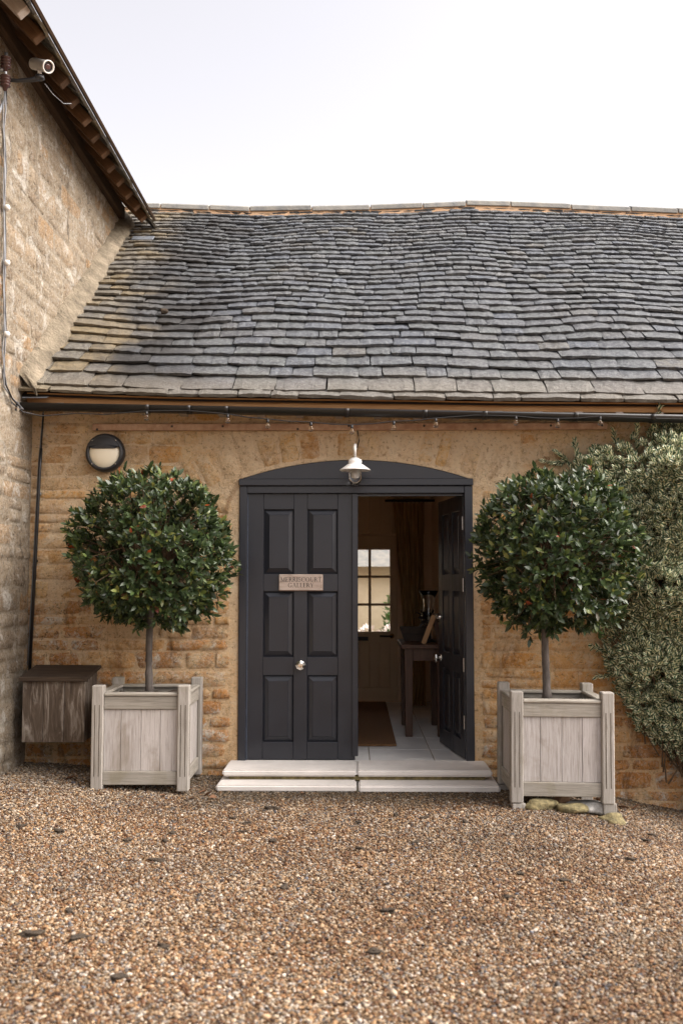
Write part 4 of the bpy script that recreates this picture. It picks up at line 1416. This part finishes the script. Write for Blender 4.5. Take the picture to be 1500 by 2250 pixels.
# ------------------------------------------------------------------ clumps lying on the gravel
CL = [(-0.52, -1.07), (0.02, -1.41), (0.25, -1.23), (0.42, -1.30), (0.65, -1.39), (-0.64, -1.65), (-0.63, -1.45), (-0.73, -1.32), (0.33, -1.87), (0.02, -2.0), (-0.45, -1.84), (-1.9, -1.66), (-1.66, -1.72), (-1.25, -1.87), (-1.04, -1.86), (-1.03, -1.7), (-1.0, -2.24), (-1.23, -3.02), (-1.3, -3.31), (-1.1, -3.34), (-0.75, -3.43), (-0.85, -3.74), (0.14, -3.0), (-0.33, -2.67), (0.99, -2.55), (0.8, -2.45), (0.68, -2.8), (1.42, -2.12), (1.66, -1.57), (0.07, -3.48), (1.76, -1.35)]
BIGC = {0: 1.5, 22: 1.5, 18: 1.2, 20: 1.2, 24: 1.2}
for i, (x, y) in enumerate(CL):
    k_ = BIGC.get(i, 1.0) * RND.uniform(0.75, 1.15)
    lump('moss_clump', 'dark clump of dead moss lying on the gravel', 'moss', (x, y, G(x, y) + 0.010), (0.026 * k_ * RND.uniform(.8, 1.3), 0.017 * k_, 0.008 * k_), M['moss'], 50 + i, RND.uniform(0, 3), 'dead moss clumps scattered on the gravel', 3, 0.42)
g = np.random.default_rng(66)
for i, (x, y) in enumerate([(-0.98, -0.72), (-1.02, -0.64), (-0.93, -0.80), (-1.06, -0.86), (-1.25, -0.80), (1.72, -0.62), (1.80, -0.50), (1.66, -0.44), (1.92, -0.40), (-0.35, -0.66), (-2.05, -0.75), (-1.95, -0.55)]):
    an = g.random() * 6.28
    nearstep = x < 0
    V, F, UV = leaf_mesh(np.array([[-0.03, 0, 0]]), np.array([[1, 0, 0.05]]), np.array([[0.1, 0.2, 1.0]]), np.array([g.uniform(0.05, 0.085)]), np.array([g.uniform(0.03, 0.05)]), 0.6, -0.25)
    o = leaf_obj('fallen_leaf', V, F, UV, M['dead_leaf'], None)
    o.location = (x, y, G(x, y) + 0.010)
    o.rotation_euler = (g.normal() * 0.2, g.normal() * 0.2, an)
    tag(o, 'curled brown leaf lying on gravel on the planter and box side' if nearstep else 'curled brown leaf lying below the variegated evergreen', 'leaf', 'leaves lying on the planter and box side' if nearstep else 'leaves lying below the evergreen')
p = roof_pt(-1.62, 1.52, 0.07)
lump('moss_ball', 'small dark ball of moss sitting on the roof slates', 'moss', tuple(p), (0.032, 0.026, 0.024), M['moss'], 77, 0.3)

# ------------------------------------------------------------------ wooden meter box
t = thing('wall_box', 'mould stained wooden box with sloping lid hung low on the wall', 'box', (-2.125, -0.01, 0.33))
o_ = Vector(t.location)
def W(o):
    o.location = Vector(o.location) - o_
    return o
for i in range(3):
    xa = -2.345 + i * 0.148
    W(bx('front_board', xa + 0.0012, xa + 0.1468, -0.345, -0.32, 0.338, 0.772, M['boxwood'], t, 0.003))
W(bx('side_board', -2.345, -2.322, -0.3195, -0.012, 0.345, 0.772, M['boxwood'], t, 0.003))
sd = MB().prism([(0, 0), (0.30, 0), (0.30, 0.49), (0, 0.43)], -0.012, 0.012)
sdo = sd.build('side_board', M['boxwood'], t, bevel=0.002)
sdo.location = Vector((-1.914, -0.3195, 0.345)) - o_
sdo.rotation_euler = (0, 0, rad(90))
W(bx('base_board', -2.32, -1.927, -0.3195, -0.012, 0.36, 0.38, M['boxwood'], t, 0.003))
lidm = bx('lid', -0.245, 0.245, -0.19, 0.19, -0.012, 0.012, M['boxlid'], t, 0.004)
lidm.location = Vector((-2.12, -0.186, 0.812)) - o_
lidm.rotation_euler = (rad(8.5), 0, rad(0))
W(bx('lid_edge', -2.362, -1.878, -0.372, -0.360, 0.764, 0.796, M['boxlid'], t, 0.003))

# ------------------------------------------------------------------ conduit with cables in the corner
t = thing('cable_conduit', 'thin black conduit running down the wall in the corner', 'conduit', (-2.4, -0.03, 0.82))
o_ = Vector(t.location)
MB().tube([Vector((-2.398, -0.035, 0.80)) - o_, Vector((-2.372, -0.04, 1.6)) - o_, Vector((-2.352, -0.045, 2.3)) - o_, Vector((-2.345, -0.045, 2.46)) - o_], 0.012, 8).build('pipe', M['black_plastic'], t, smooth=True)
MB().tube([Vector((-2.416, -0.03, 0.85)) - o_, Vector((-2.392, -0.03, 1.5)) - o_, Vector((-2.364, -0.035, 2.35)) - o_, Vector((-2.335, -0.04, 2.74)) - o_], 0.005, 6).build('cable', M['cable_grey'], t, smooth=True)
MB().tube([Vector((-2.345, -0.045, 2.45)) - o_, Vector((-2.333, -0.045, 2.72)) - o_], 0.006, 6).build('cable', M['cable_black'], t, smooth=True)
for z, x in ((1.12, -2.388), (1.62, -2.372), (2.12, -2.357)):
    k = MB().tube([(-0.02, 0.012, 0), (0.02, 0.012, 0)], 0.016, 8).tube([(0.0, 0.02, 0), (0.03, 0.02, 0)], 0.007, 6).build('clip', M['galv'] if z != 1.62 else M['black_plastic'], t, smooth=True)
    k.location = Vector((x, -0.04, z)) - o_
    k.rotation_euler = (0, rad(90), 0)
    k.scale = (0.5, 1, 1)

# ------------------------------------------------------------------ round bulkhead lamp
t = thing('bulkhead_lamp', 'round black bulkhead lamp with eyelid hood over cream diffuser', 'lamp', (-1.862, -0.012, 2.425))
MB().lathe([(0.0, 0.0), (0.142, 0.0), (0.146, 0.02), (0.142, 0.062), (0.128, 0.078), (0.116, 0.078), (0.114, 0.066)], (0, 0, 0), 40, 'Y').build('rim', M['black_metal'], t, smooth=True)
MB().lathe([(0.114, 0.060), (0.09, 0.078), (0.05, 0.088), (0.0, 0.091)], (0, 0, 0), 40, 'Y').build('diffuser', M['diffuser'], t, smooth=True)
ey = MB()
nn = 24
vsf, vsb = [], []
for i in range(nn + 1):
    an = rad(18) + (math.pi - 2 * rad(18)) * i / nn
    vsf.append((0.118 * math.cos(an), -0.080, 0.118 * math.sin(an)))
lowedge = [(0.112, 0.040), (0.085, 0.026), (0.0, 0.024), (-0.085, 0.026), (-0.112, 0.040)]
outl = vsf + [(-x, -0.095, z) for x, z in lowedge][0:5]
ctr = len(outl)
allv = outl + [(0.0, -0.100, 0.06)]
ey.v = allv
ey.f = [(i, (i + 1) % ctr, ctr) for i in range(ctr)]
ey.build('hood', M['black_metal'], t, smooth=True)
for sx_ in (-1, 1):
    for sz_ in (-1, 1):
        k = MB().lathe([(0.0, 0.006), (0.004, 0.005), (0.005, 0.0)], (sx_ * 0.088, -0.078, sz_ * 0.088), 8, 'Y').build('screw', M['chrome'], t)

# ------------------------------------------------------------------ lantern over the doors
t = thing('entrance_lantern', 'white enamel lantern with clear glass dome over the doors', 'lamp', (0.0, -0.22, 2.16))
MB().lathe([(0.0, 0.205), (0.022, 0.203), (0.046, 0.188), (0.050, 0.172), (0.046, 0.160), (0.060, 0.152), (0.108, 0.118), (0.114, 0.111), (0.110, 0.110), (0.055, 0.144), (0.03, 0.146), (0.0, 0.146)], (0, 0, 0), 28).build('shade', M['white_metal'], t, smooth=True)
MB().lathe([(0.047, 0.142), (0.047, 0.060), (0.043, 0.032), (0.030, 0.010), (0.012, 0.001), (0.0, 0.0)], (0, 0, 0), 24).lathe([(0.0, 0.003), (0.012, 0.004), (0.028, 0.013), (0.040, 0.034), (0.044, 0.060), (0.044, 0.142)], (0, 0, 0), 24).build('glass_dome', M['glass'], t, smooth=True)
MB().lathe([(0.0, 0.050), (0.016, 0.058), (0.022, 0.078), (0.018, 0.102), (0.012, 0.112), (0.012, 0.142), (0.0, 0.142)], (0, 0, 0), 14).build('bulb', M['white_plastic'], t, smooth=True)
MB().tube([(0, 0, 0.20), (0, 0, 0.285), (0, 0.02, 0.30), (0, 0.215, 0.30)], 0.011, 10).build('bracket_arm', M['white_metal'], t, smooth=True)
MB().lathe([(0.0, 0.03), (0.012, 0.028), (0.018, 0.0)], (0, 0.222, 0.30), 16, 'Y').build('wall_plate', M['white_metal'], t, smooth=True)
MB().tube([(0.012, 0.205, 0.30), (0.03, 0.207, 0.36), (0.02, 0.207, 0.41), (0.01, 0.187, 0.48)], 0.004, 6).build('cable', M['cable_black'], t, smooth=True)

# ------------------------------------------------------------------ door sign
t = thing('door_sign', 'small oak sign with black lettering MERRISCOURT GALLERY on the closed door', 'sign', (-0.403, 0.021, 1.399))
bd_ = bx('board', -0.163, 0.163, -0.020, 0.0, 0.0, 0.121, M['signwood'], t, 0.004)
bx('edge', -0.1635, 0.1635, -0.0185, -0.001, -0.0025, 0.004, M['walnut'], t, 0.001)
def ring(cx, cy, rx, ry, tx, ty, a0, a1, n=14):
    """arc with thick sides (tx) and thin top and bottom (ty)"""
    out = []
    for i in range(n):
        q = []
        for a_ in (a0 + (a1 - a0) * i / n, a0 + (a1 - a0) * (i + 1) / n):
            c_, s_ = math.cos(rad(a_)), math.sin(rad(a_))
            q.append(((cx + rx * c_, cy + ry * s_), (cx + (rx - tx) * c_, cy + (ry - ty) * s_)))
        out.append([q[0][0], q[1][0], q[1][1], q[0][1]])
    return out
def rc(x0, y0, x1, y1): return [[(x0, y0), (x1, y0), (x1, y1), (x0, y1)]]
def ln_(x0, y0, x1, y1, w_): return [[(x0 - w_ / 2, y0), (x0 + w_ / 2, y0), (x1 + w_ / 2, y1), (x1 - w_ / 2, y1)]]
def stem_(x, y0=0, y1=1, w_=0.16): return rc(x, y0, x + w_, y1) + rc(x - 0.07, y0, x + w_ + 0.07, y0 + 0.05) + rc(x - 0.07, y1 - 0.05, x + w_ + 0.07, y1)
GL = {
 'I': (stem_(0.09), 0.31),
 'E': (stem_(0.09) + rc(0.2, 0, 0.6, 0.06) + rc(0.2, 0.48, 0.48, 0.54) + rc(0.2, 0.94, 0.58, 1) + rc(0.55, 0, 0.6, 0.22) + rc(0.53, 0.78, 0.58, 1) + rc(0.45, 0.40, 0.49, 0.62), 0.66),
 'L': (stem_(0.09) + rc(0.2, 0, 0.6, 0.06) + rc(0.55, 0, 0.6, 0.25), 0.64),
 'T': (rc(0.28, 0, 0.41, 1) + rc(0.2, 0, 0.49, 0.05) + rc(0.02, 0.94, 0.67, 1) + rc(0.02, 0.76, 0.07, 1) + rc(0.62, 0.76, 0.67, 1), 0.70),
 'R': (stem_(0.09) + ring(0.3, 0.74, 0.3, 0.26, 0.13, 0.06, -90, 90) + rc(0.2, 0.94, 0.31, 1) + rc(0.2, 0.48, 0.31, 0.54) + ln_(0.72, 0, 0.38, 0.5, 0.15) + rc(0.62, 0, 0.82, 0.05), 0.78),
 'M': (rc(0.1, 0, 0.16, 1) + rc(0.02, 0, 0.25, 0.05) + rc(0.78, 0, 0.92, 1) + rc(0.71, 0, 1.0, 0.05) + ln_(0.5, 0.05, 0.14, 1, 0.14) + ln_(0.5, 0.05, 0.84, 1, 0.07) + rc(0.0, 0.95, 0.15, 1) + rc(0.85, 0.95, 1.0, 1), 1.02),
 'S': (ring(0.3, 0.74, 0.25, 0.26, 0.1, 0.06, 20, 240) + ring(0.3, 0.27, 0.27, 0.27, 0.1, 0.06, -160, 62) + ln_(0.44, 0.38, 0.17, 0.62, 0.16) + rc(0.51, 0.72, 0.55, 0.98) + rc(0.03, 0.03, 0.07, 0.30), 0.62),
 'C': (ring(0.45, 0.5, 0.43, 0.5, 0.14, 0.05, 40, 320, 20) + rc(0.76, 0.68, 0.81, 0.98), 0.86),
 'G': (ring(0.45, 0.5, 0.43, 0.5, 0.14, 0.05, 40, 320, 20) + rc(0.76, 0.70, 0.81, 0.98) + rc(0.68, 0.05, 0.81, 0.42) + rc(0.58, 0.38, 0.9, 0.43), 0.92),
 'O': (ring(0.47, 0.5, 0.45, 0.5, 0.14, 0.05, 0, 360, 24), 0.94),
 'U': (rc(0.12, 0.3, 0.25, 1) + rc(0.02, 0.95, 0.36, 1) + rc(0.68, 0.3, 0.74, 1) + rc(0.6, 0.95, 0.83, 1) + ring(0.43, 0.32, 0.31, 0.32, 0.1, 0.06, 180, 360), 0.86),
 'A': (ln_(0.08, 0, 0.42, 1, 0.06) + ln_(0.74, 0, 0.42, 1, 0.14) + rc(0.22, 0.3, 0.6, 0.35) + rc(0, 0, 0.2, 0.05) + rc(0.6, 0, 0.88, 0.05), 0.86),
 'Y': (rc(0.33, 0, 0.46, 0.48) + rc(0.25, 0, 0.54, 0.05) + ln_(0.38, 0.45, 0.12, 1, 0.14) + ln_(0.42, 0.45, 0.68, 1, 0.06) + rc(0, 0.95, 0.26, 1) + rc(0.56, 0.95, 0.8, 1), 0.80),
}
def text_line(word, cx, z0, h):
    wd = sum(GL[c_][1] for c_ in word) + 0.07 * (len(word) - 1)
    x = -wd / 2
    m = MB()
    for c_ in word:
        for poly_ in GL[c_][0]:
            k_ = len(m.v)
            m.v += [((x + a_) * h + cx, -0.0207, z0 + b_ * h) for a_, b_ in poly_]
            m.f.append(tuple(range(k_, k_ + len(poly_))))
        x += GL[c_][1] + 0.07
    me = bpy.data.meshes.new('lettering')
    me.from_pydata(m.v, [], m.f)
    me.materials.append(M['ink'])
    return new_obj('lettering', me, t)
text_line('MERRISCOURT', 0.0, 0.066, 0.0335)
text_line('GALLERY', 0.0, 0.024, 0.0335)
for sx_ in (-1, 1):
    for z in (0.012, 0.109):
        MB().lathe([(0.0, 0.003), (0.004, 0.002), (0.005, 0.0)], (sx_ * 0.15, -0.02, z), 8, 'Y').build('screw', M['steel'], t)

# ------------------------------------------------------------------ festoon lights under the gutter
t = thing('festoon_lights', 'string of small clear bulbs hanging below the gutter', 'string lights', (-2.4, -0.33, 2.75))
o_ = Vector(t.location)
BL = [(-1.498, 2.655), (-0.914, 2.632), (-0.626, 2.595), (-0.316, 2.572), (-0.023, 2.552), (0.277, 2.577), (0.577, 2.598), (1.149, 2.612), (1.447, 2.594), (1.749, 2.610)]
pts = [(-2.40, -0.55, 2.72), (-2.37, -0.40, 2.675), (-2.25, -0.34, 2.655), (-2.0, -0.335, 2.675), (-1.8, -0.335, 2.665)]
for i, (x, z) in enumerate(BL):
    pts.append((x, -0.33, z + 0.036))
    if i < len(BL) - 1:
        x2, z2 = BL[i + 1]
        pts.append(((x + x2) / 2, -0.332, (z + z2) / 2 + 0.036 - 0.006 + (0.02 if i in (0, 6) else 0)))
pts += [(2.1, -0.33, 2.63), (2.6, -0.32, 2.62)]
MB().tube([Vector(p) - o_ for p in pts], 0.0042, 6).build('cable', M['cable_black'], t, smooth=True)
for (x, z) in BL + [(-2.385, 2.70)]:
    y = -0.33 if x > -2 else -0.47
    s_ = MB().lathe([(0.0, 0.034), (0.010, 0.033), (0.011, 0.010), (0.009, 0.008), (0.0, 0.008)], (0, 0, 0), 10).build('socket', M['black_plastic'], t, smooth=True)
    s_.location = Vector((x, y, z)) - o_
    MB().lathe([(0.008, 0.010), (0.011, 0.002), (0.018, -0.012), (0.0185, -0.020), (0.013, -0.030), (0.0, -0.034)], (0, 0, 0), 12).build('bulb', M['glass'], s_, smooth=True)

# ------------------------------------------------------------------ cables, insulators and camera on the barn wall
t = thing('wall_cables', 'bundle of grey and black cables running down the barn wall', 'cable', (-2.41, -0.9, 2.8))
o_ = Vector(t.location)
rng = random.Random(9)
for k_, (mat, dy, r_) in enumerate((('cable_grey', 0.0, 0.006), ('cable_black', 0.014, 0.006), ('cable_grey', -0.014, 0.004))):
    pts = []
    for i in range(15):
        z = 4.85 - 1.95 * i / 14
        pts.append(Vector((-2.405 + 0.006 * math.sin(i * 1.7 + k_), -0.815 + 0.13 * i / 14 + dy + 0.008 * math.sin(i * 2.1 + k_), z)) - o_)
    if k_ == 1:
        pts += [Vector((-2.40, -0.67, 2.82)) - o_, Vector((-2.39, -0.56, 2.74)) - o_, Vector((-2.37, -0.45, 2.70)) - o_]
    else:
        pts += [Vector((-2.405, -0.68 + 0.03 * k_, 2.80)) - o_, Vector((-2.40, -0.54, 2.75 - 0.02 * k_)) - o_, Vector((-2.38, -0.36, 2.70)) - o_]
    MB().tube(pts, r_, 6).build('cable', M[mat], t, smooth=True)
for z in (4.02, 3.64, 3.15):
    MB().lathe([(0.0, 0.03), (0.016, 0.028), (0.022, 0.014), (0.018, 0.0), (0.0, -0.012)], (0, 0, 0), 10).build('junction', M['white_plastic'], t, smooth=True).location = Vector((-2.388, -0.805 + 0.06 * (4.85 - z), z)) - o_

t = thing('insulator_post', 'pair of brown ribbed porcelain insulators on a rod at the barn wall', 'insulator', (-2.36, -0.93, 4.78))
MB().tube([(0, 0, 0.0), (0, 0, 0.26)], 0.012, 8).tube([(-0.07, 0, 0.14), (0, 0, 0.14)], 0.012, 6).build('rod', M['galv'], t, smooth=True)
for zc in (0.055, 0.185):
    prof = []
    for i in range(4):
        prof += [(0.020, i * 0.021), (0.036, i * 0.021 + 0.007), (0.036, i * 0.021 + 0.012), (0.020, i * 0.021 + 0.018)]
    prof = [(0.0, -0.03), (0.012, -0.025)] + prof + [(0.0, 0.084)]
    MB().lathe(prof, (0, 0, zc - 0.035), 16).build('insulator', M['porcelain'], t, smooth=True)
b_ = bx('stay', -0.003, 0.003, -0.012, 0.012, -0.09, 0.09, M['galv'], t, 0.001)
b_.location = (-0.055, 0.10, -0.06)
b_.rotation_euler = (rad(-35), 0, 0)

t = thing('security_camera', 'white bullet security camera on a dark arm below the barn eaves', 'camera', (-2.16, -0.83, 4.93))
MB().tube([(-0.265, -0.02, -0.035), (-0.15, -0.01, -0.04), (-0.06, 0.0, -0.03), (0.0, 0.0, -0.015)], [0.012, 0.014, 0.016, 0.022], 8).build('arm', M['black_metal'], t, smooth=True)
MB().lathe([(0.0, 0.012), (0.03, 0.010), (0.034, -0.012), (0.02, -0.02), (0.0, -0.02)], (0.0, 0, -0.01), 14).build('joint', M['black_metal'], t, smooth=True)
MB().tube([(0.0, 0, 0.0), (-0.005, 0.01, 0.05)], 0.014, 8).build('neck', M['white_plastic'], t, smooth=True)
aim = Vector((0.72, -0.55, -0.42)).normalized()
mq = aim.to_track_quat('Z', 'Y').to_matrix().to_4x4()
bc = Vector((0.0, 0.02, 0.085))
MB().lathe([(0.0, -0.10), (0.034, -0.10), (0.040, -0.09), (0.040, 0.085), (0.044, 0.087), (0.044, 0.10), (0.037, 0.10), (0.036, 0.085)], bc, 20, mtx=mq).build('body', M['white_plastic'], t, smooth=True)
MB().lathe([(0.037, 0.084), (0.0, 0.084)], bc, 20, mtx=mq).build('front_glass', M['black_metal'], t)
MB().lathe([(0.020, 0.084), (0.020, 0.094), (0.012, 0.096), (0.0, 0.093)], bc, 14, mtx=mq).build('lens', M['porcelain'], t, smooth=True)
MB().tube([(0.02, 0.05, -0.03), (0.05, 0.14, -0.06), (0.09, 0.26, -0.07), (0.11, 0.38, -0.01)], 0.0025, 5).build('cable', M['cable_grey'], t, smooth=True)

# ------------------------------------------------------------------ things in the lobby
t = thing('door_mat', 'long brown coir mat on the lobby floor', 'mat', (-0.1, 2.1, FZ))
bx('mat_body', -0.45, 0.43, -1.42, 1.45, 0.001, 0.016, M['mat'], t, 0.004)

t = thing('console_table', 'dark wooden console table beside the open door', 'table', (0.6, 1.55, FZ))
o_ = Vector(t.location)
bx('table_top', -0.21, 0.19, -0.41, 0.41, 0.745, 0.782, M['walnut'], t, 0.004)
for sx_ in (-1, 1):
    for sy_ in (-1, 1):
        cx, cy = (-0.145 if sx_ < 0 else 0.13), sy_ * 0.345
        MB().prism([(-0.03, 0), (0.03, 0), (0.036, 0.745), (-0.036, 0.745)], -0.034, 0.034).build('leg', M['walnut'], t, bevel=0.003).location = (cx, cy, 0)
for sy_ in (-1, 1):
    bx('apron', -0.109, 0.094, sy_ * 0.355 - 0.012, sy_ * 0.355 + 0.012, 0.64, 0.744, M['walnut'], t, 0.002)
for x in (-0.155, 0.14):
    bx('apron', x - 0.012, x + 0.012, -0.311, 0.311, 0.64, 0.744, M['walnut'], t, 0.002)

TZ = FZ + 0.782
t = thing('table_trough', 'dark flared wooden trough on the console table', 'trough', (0.53, 1.74, TZ))
MB().add([(-0.085, -0.06, 0), (0.13, -0.06, 0), (0.13, 0.06, 0), (-0.085, 0.06, 0), (-0.125, -0.085, 0.125), (0.165, -0.085, 0.125), (0.165, 0.085, 0.125), (-0.125, 0.085, 0.125), (-0.112, -0.072, 0.125), (0.152, -0.072, 0.125), (0.152, 0.072, 0.125), (-0.112, 0.072, 0.125), (-0.08, -0.05, 0.02), (0.12, -0.05, 0.02), (0.12, 0.05, 0.02), (-0.08, 0.05, 0.02)],
    [(3, 2, 1, 0), (0, 1, 5, 4), (1, 2, 6, 5), (2, 3, 7, 6), (3, 0, 4, 7), (4, 5, 9, 8), (5, 6, 10, 9), (6, 7, 11, 10), (7, 4, 8, 11), (8, 9, 13, 12), (9, 10, 14, 13), (10, 11, 15, 14), (11, 8, 12, 15), (12, 13, 14, 15)]).build('trough_body', M['trough'], t)
bx('band', -0.108, 0.15, -0.078, -0.070, 0.06, 0.066, M['iron'], t, 0.001)

t = thing('hurricane_lamp', 'glass hurricane lamp with dark metal leaves on the console table', 'lamp', (0.655, 1.52, TZ))
MB().lathe([(0.0, 0.0), (0.06, 0.0), (0.062, 0.012), (0.02, 0.03), (0.014, 0.10), (0.03, 0.13), (0.0, 0.135)], (0, 0, 0), 16).build('base', M['iron'], t, smooth=True)
MB().lathe([(0.03, 0.135), (0.062, 0.18), (0.066, 0.24), (0.045, 0.32), (0.05, 0.38), (0.088, 0.455), (0.086, 0.456), (0.047, 0.381), (0.042, 0.32), (0.063, 0.24), (0.059, 0.181), (0.028, 0.138)], (0, 0, 0), 20).build('glass_shade', M['glass'], t, smooth=True)
MB().lathe([(0.0, 0.135), (0.012, 0.136), (0.012, 0.29), (0.0, 0.30)], (0, 0, 0), 10).build('candle', M['diffuser'], t, smooth=True)
g = np.random.default_rng(2)
npz = 46
dv = unit(npz, g)
dv[:, 2] *= 0.6
Pz = np.tile(np.array([[0.0, -0.045, 0.21]]), (npz, 1)) + dv * 0.03
Vz, Fz, Uz = leaf_mesh(Pz, dv + np.array([0, -0.3, 0.25]), unit(npz, g), g.uniform(0.06, 0.12, npz), g.uniform(0.014, 0.026, npz))
leaf_obj('metal_leaves', Vz, Fz, Uz, M['iron'], t)['kind'] = 'stuff'
MB().tube([(0.0, 0, 0.10), (-0.05, 0, 0.15), (-0.082, 0, 0.22), (-0.07, 0, 0.28), (-0.05, 0, 0.29)], 0.004, 6).build('wire_handle', M['chrome'], t, smooth=True)

t = thing('leaning_batten', 'light wooden frame leaning on the console table', 'frame', (0.585, 1.25, TZ))
for (xa, za, xb2, zb2, nm) in ((0.0, 0.0, 0.095, 0.245, 'frame_bar'), (0.10, 0.245, 0.15, 0.0, 'frame_strut')):
    d = Vector((xb2 - xa, 0, zb2 - za))
    o = bx(nm, -0.012, 0.012, -0.02, 0.02, 0.0, d.length, M['easel'] if nm == 'frame_bar' else M['walnut'], t, 0.002)
    o.matrix_basis = Matrix.Translation((xa, 0.05 if nm == 'frame_strut' else 0, za)) @ d.to_track_quat('Z', 'Y').to_matrix().to_4x4() @ Matrix.Translation((0, 0, d.length / 2))

t = thing('lobby_curtain', 'long olive striped curtain gathered at the lobby side', 'curtain', (0.6, 3.3, FZ))
cm = MB()
nu, nv = 64, 24
for j in range(nv + 1):
    f = j / nv
    z = 2.16 * f
    c0 = np.interp(f, [0, 0.25, 0.36, 0.7, 1], [0.02, 0.03, 0.035, 0.0, -0.03])
    hw = np.interp(f, [0, 0.25, 0.36, 0.7, 1], [0.13, 0.115, 0.11, 0.14, 0.165])
    for i in range(nu + 1):
        u = -1 + 2 * i / nu
        cm.v.append((c0 + hw * u + 0.006 * math.sin(9 * u + 3 * f), 0.038 * math.sin(u * 26 + 0.8 * math.sin(4 * f + u * 3)) + 0.012 * math.sin(u * 11), z + 0.004))
for j in range(nv):
    for i in range(nu):
        k_ = j * (nu + 1) + i
        cm.f.append((k_, k_ + 1, k_ + nu + 2, k_ + nu + 1))
cm.build('cloth', M['curtain'], t, smooth=True)
MB().tube([(-0.28, 0, 2.19), (0.255, 0, 2.19)], 0.013, 8).build('pole', M['iron'], t, smooth=True)
for i in range(8):
    q = MB()
    cx = -0.18 + 0.045 * i
    q.tube([(cx, 0.022 * math.cos(a_ * 0.7854), 2.182 + 0.022 * math.sin(a_ * 0.7854)) for a_ in range(9)], 0.0025, 5, False)
    q.build('ring', M['iron'], t)

# ------------------------------------------------------------------ courtyard seen through the far door
t = thing('rear_cottage', 'pale stone cottage wall seen through the glazed door panes', 'building', (0.5, 9.2, 0.0))
bx('wall', -4.0, 4.5, 0.0, 0.3, -0.2, 1.75, M['pale_render'], t, 0.01)
MB().add([(-4.2, -0.25, 1.72), (4.7, -0.25, 1.72), (4.7, 3.2, 4.6), (-4.2, 3.2, 4.6)], [(0, 1, 2, 3)]).build('roof', M['ridge'], t)
bx('window', 0.4, 1.2, -0.02, 0.0, 0.6, 1.4, M['paint'], t, 0.005)
for i, (x, y) in enumerate(((0.12, 5.6), (0.55, 6.1))):
    t = thing('flower_pot', ('terracotta pot of pale flowers outside the glazed door', 'terracotta pot of white flowers further out in the rear courtyard')[i], 'flower pot', (x, y, 0.04), 0, 'flower pots in the rear courtyard')
    MB().lathe([(0.0, 0.0), (0.13, 0.0), (0.19, 0.34), (0.205, 0.34), (0.205, 0.40), (0.185, 0.40), (0.17, 0.36), (0.0, 0.36)], (0, 0, 0), 18).build('pot', M['pot'], t, smooth=True)
    g = np.random.default_rng(30 + i)
    n_ = 260
    dv = unit(n_, g); dv[:, 2] = np.abs(dv[:, 2])
    Pz = np.array([0, 0, 0.42]) + dv * g.uniform(0.05, 0.30, (n_, 1))
    leaf_obj('foliage', *leaf_mesh(Pz, dv + g.normal(size=(n_, 3)) * .4, unit(n_, g), g.uniform(0.06, 0.12, n_), g.uniform(0.02, 0.04, n_)), M['plant'], t)['kind'] = 'stuff'
    n_ = 90
    dv = unit(n_, g); dv[:, 2] = np.abs(dv[:, 2]) + .2
    Pz = np.array([0, 0, 0.46]) + dv * 0.30
    leaf_obj('flowers', *leaf_mesh(Pz, dv, unit(n_, g), g.uniform(0.05, 0.08, n_), g.uniform(0.04, 0.06, n_)), M['petal'], t)['kind'] = 'stuff'

t = thing('garden_bush', 'rounded green bush by the cottage seen through the upper door panes', 'bush', (0.95, 8.3, 0.04))
g = np.random.default_rng(44)
n_ = 1500
dv = unit(n_, g)
dv[:, 2] = np.abs(dv[:, 2])
Pz = dv * np.array([0.55, 0.5, 1.75]) * g.uniform(0.75, 1.02, (n_, 1))
leaf_obj('foliage', *leaf_mesh(Pz, dv + g.normal(size=(n_, 3)) * .5, unit(n_, g), g.uniform(0.07, 0.13, n_), g.uniform(0.03, 0.06, n_)), M['plant'], t)['kind'] = 'stuff'
MB().tube([(0, 0, 0), (0.02, 0, 0.7), (0, 0, 1.3)], [0.04, 0.03, 0.015], 8).build('stem', M['bark'], t, smooth=True)
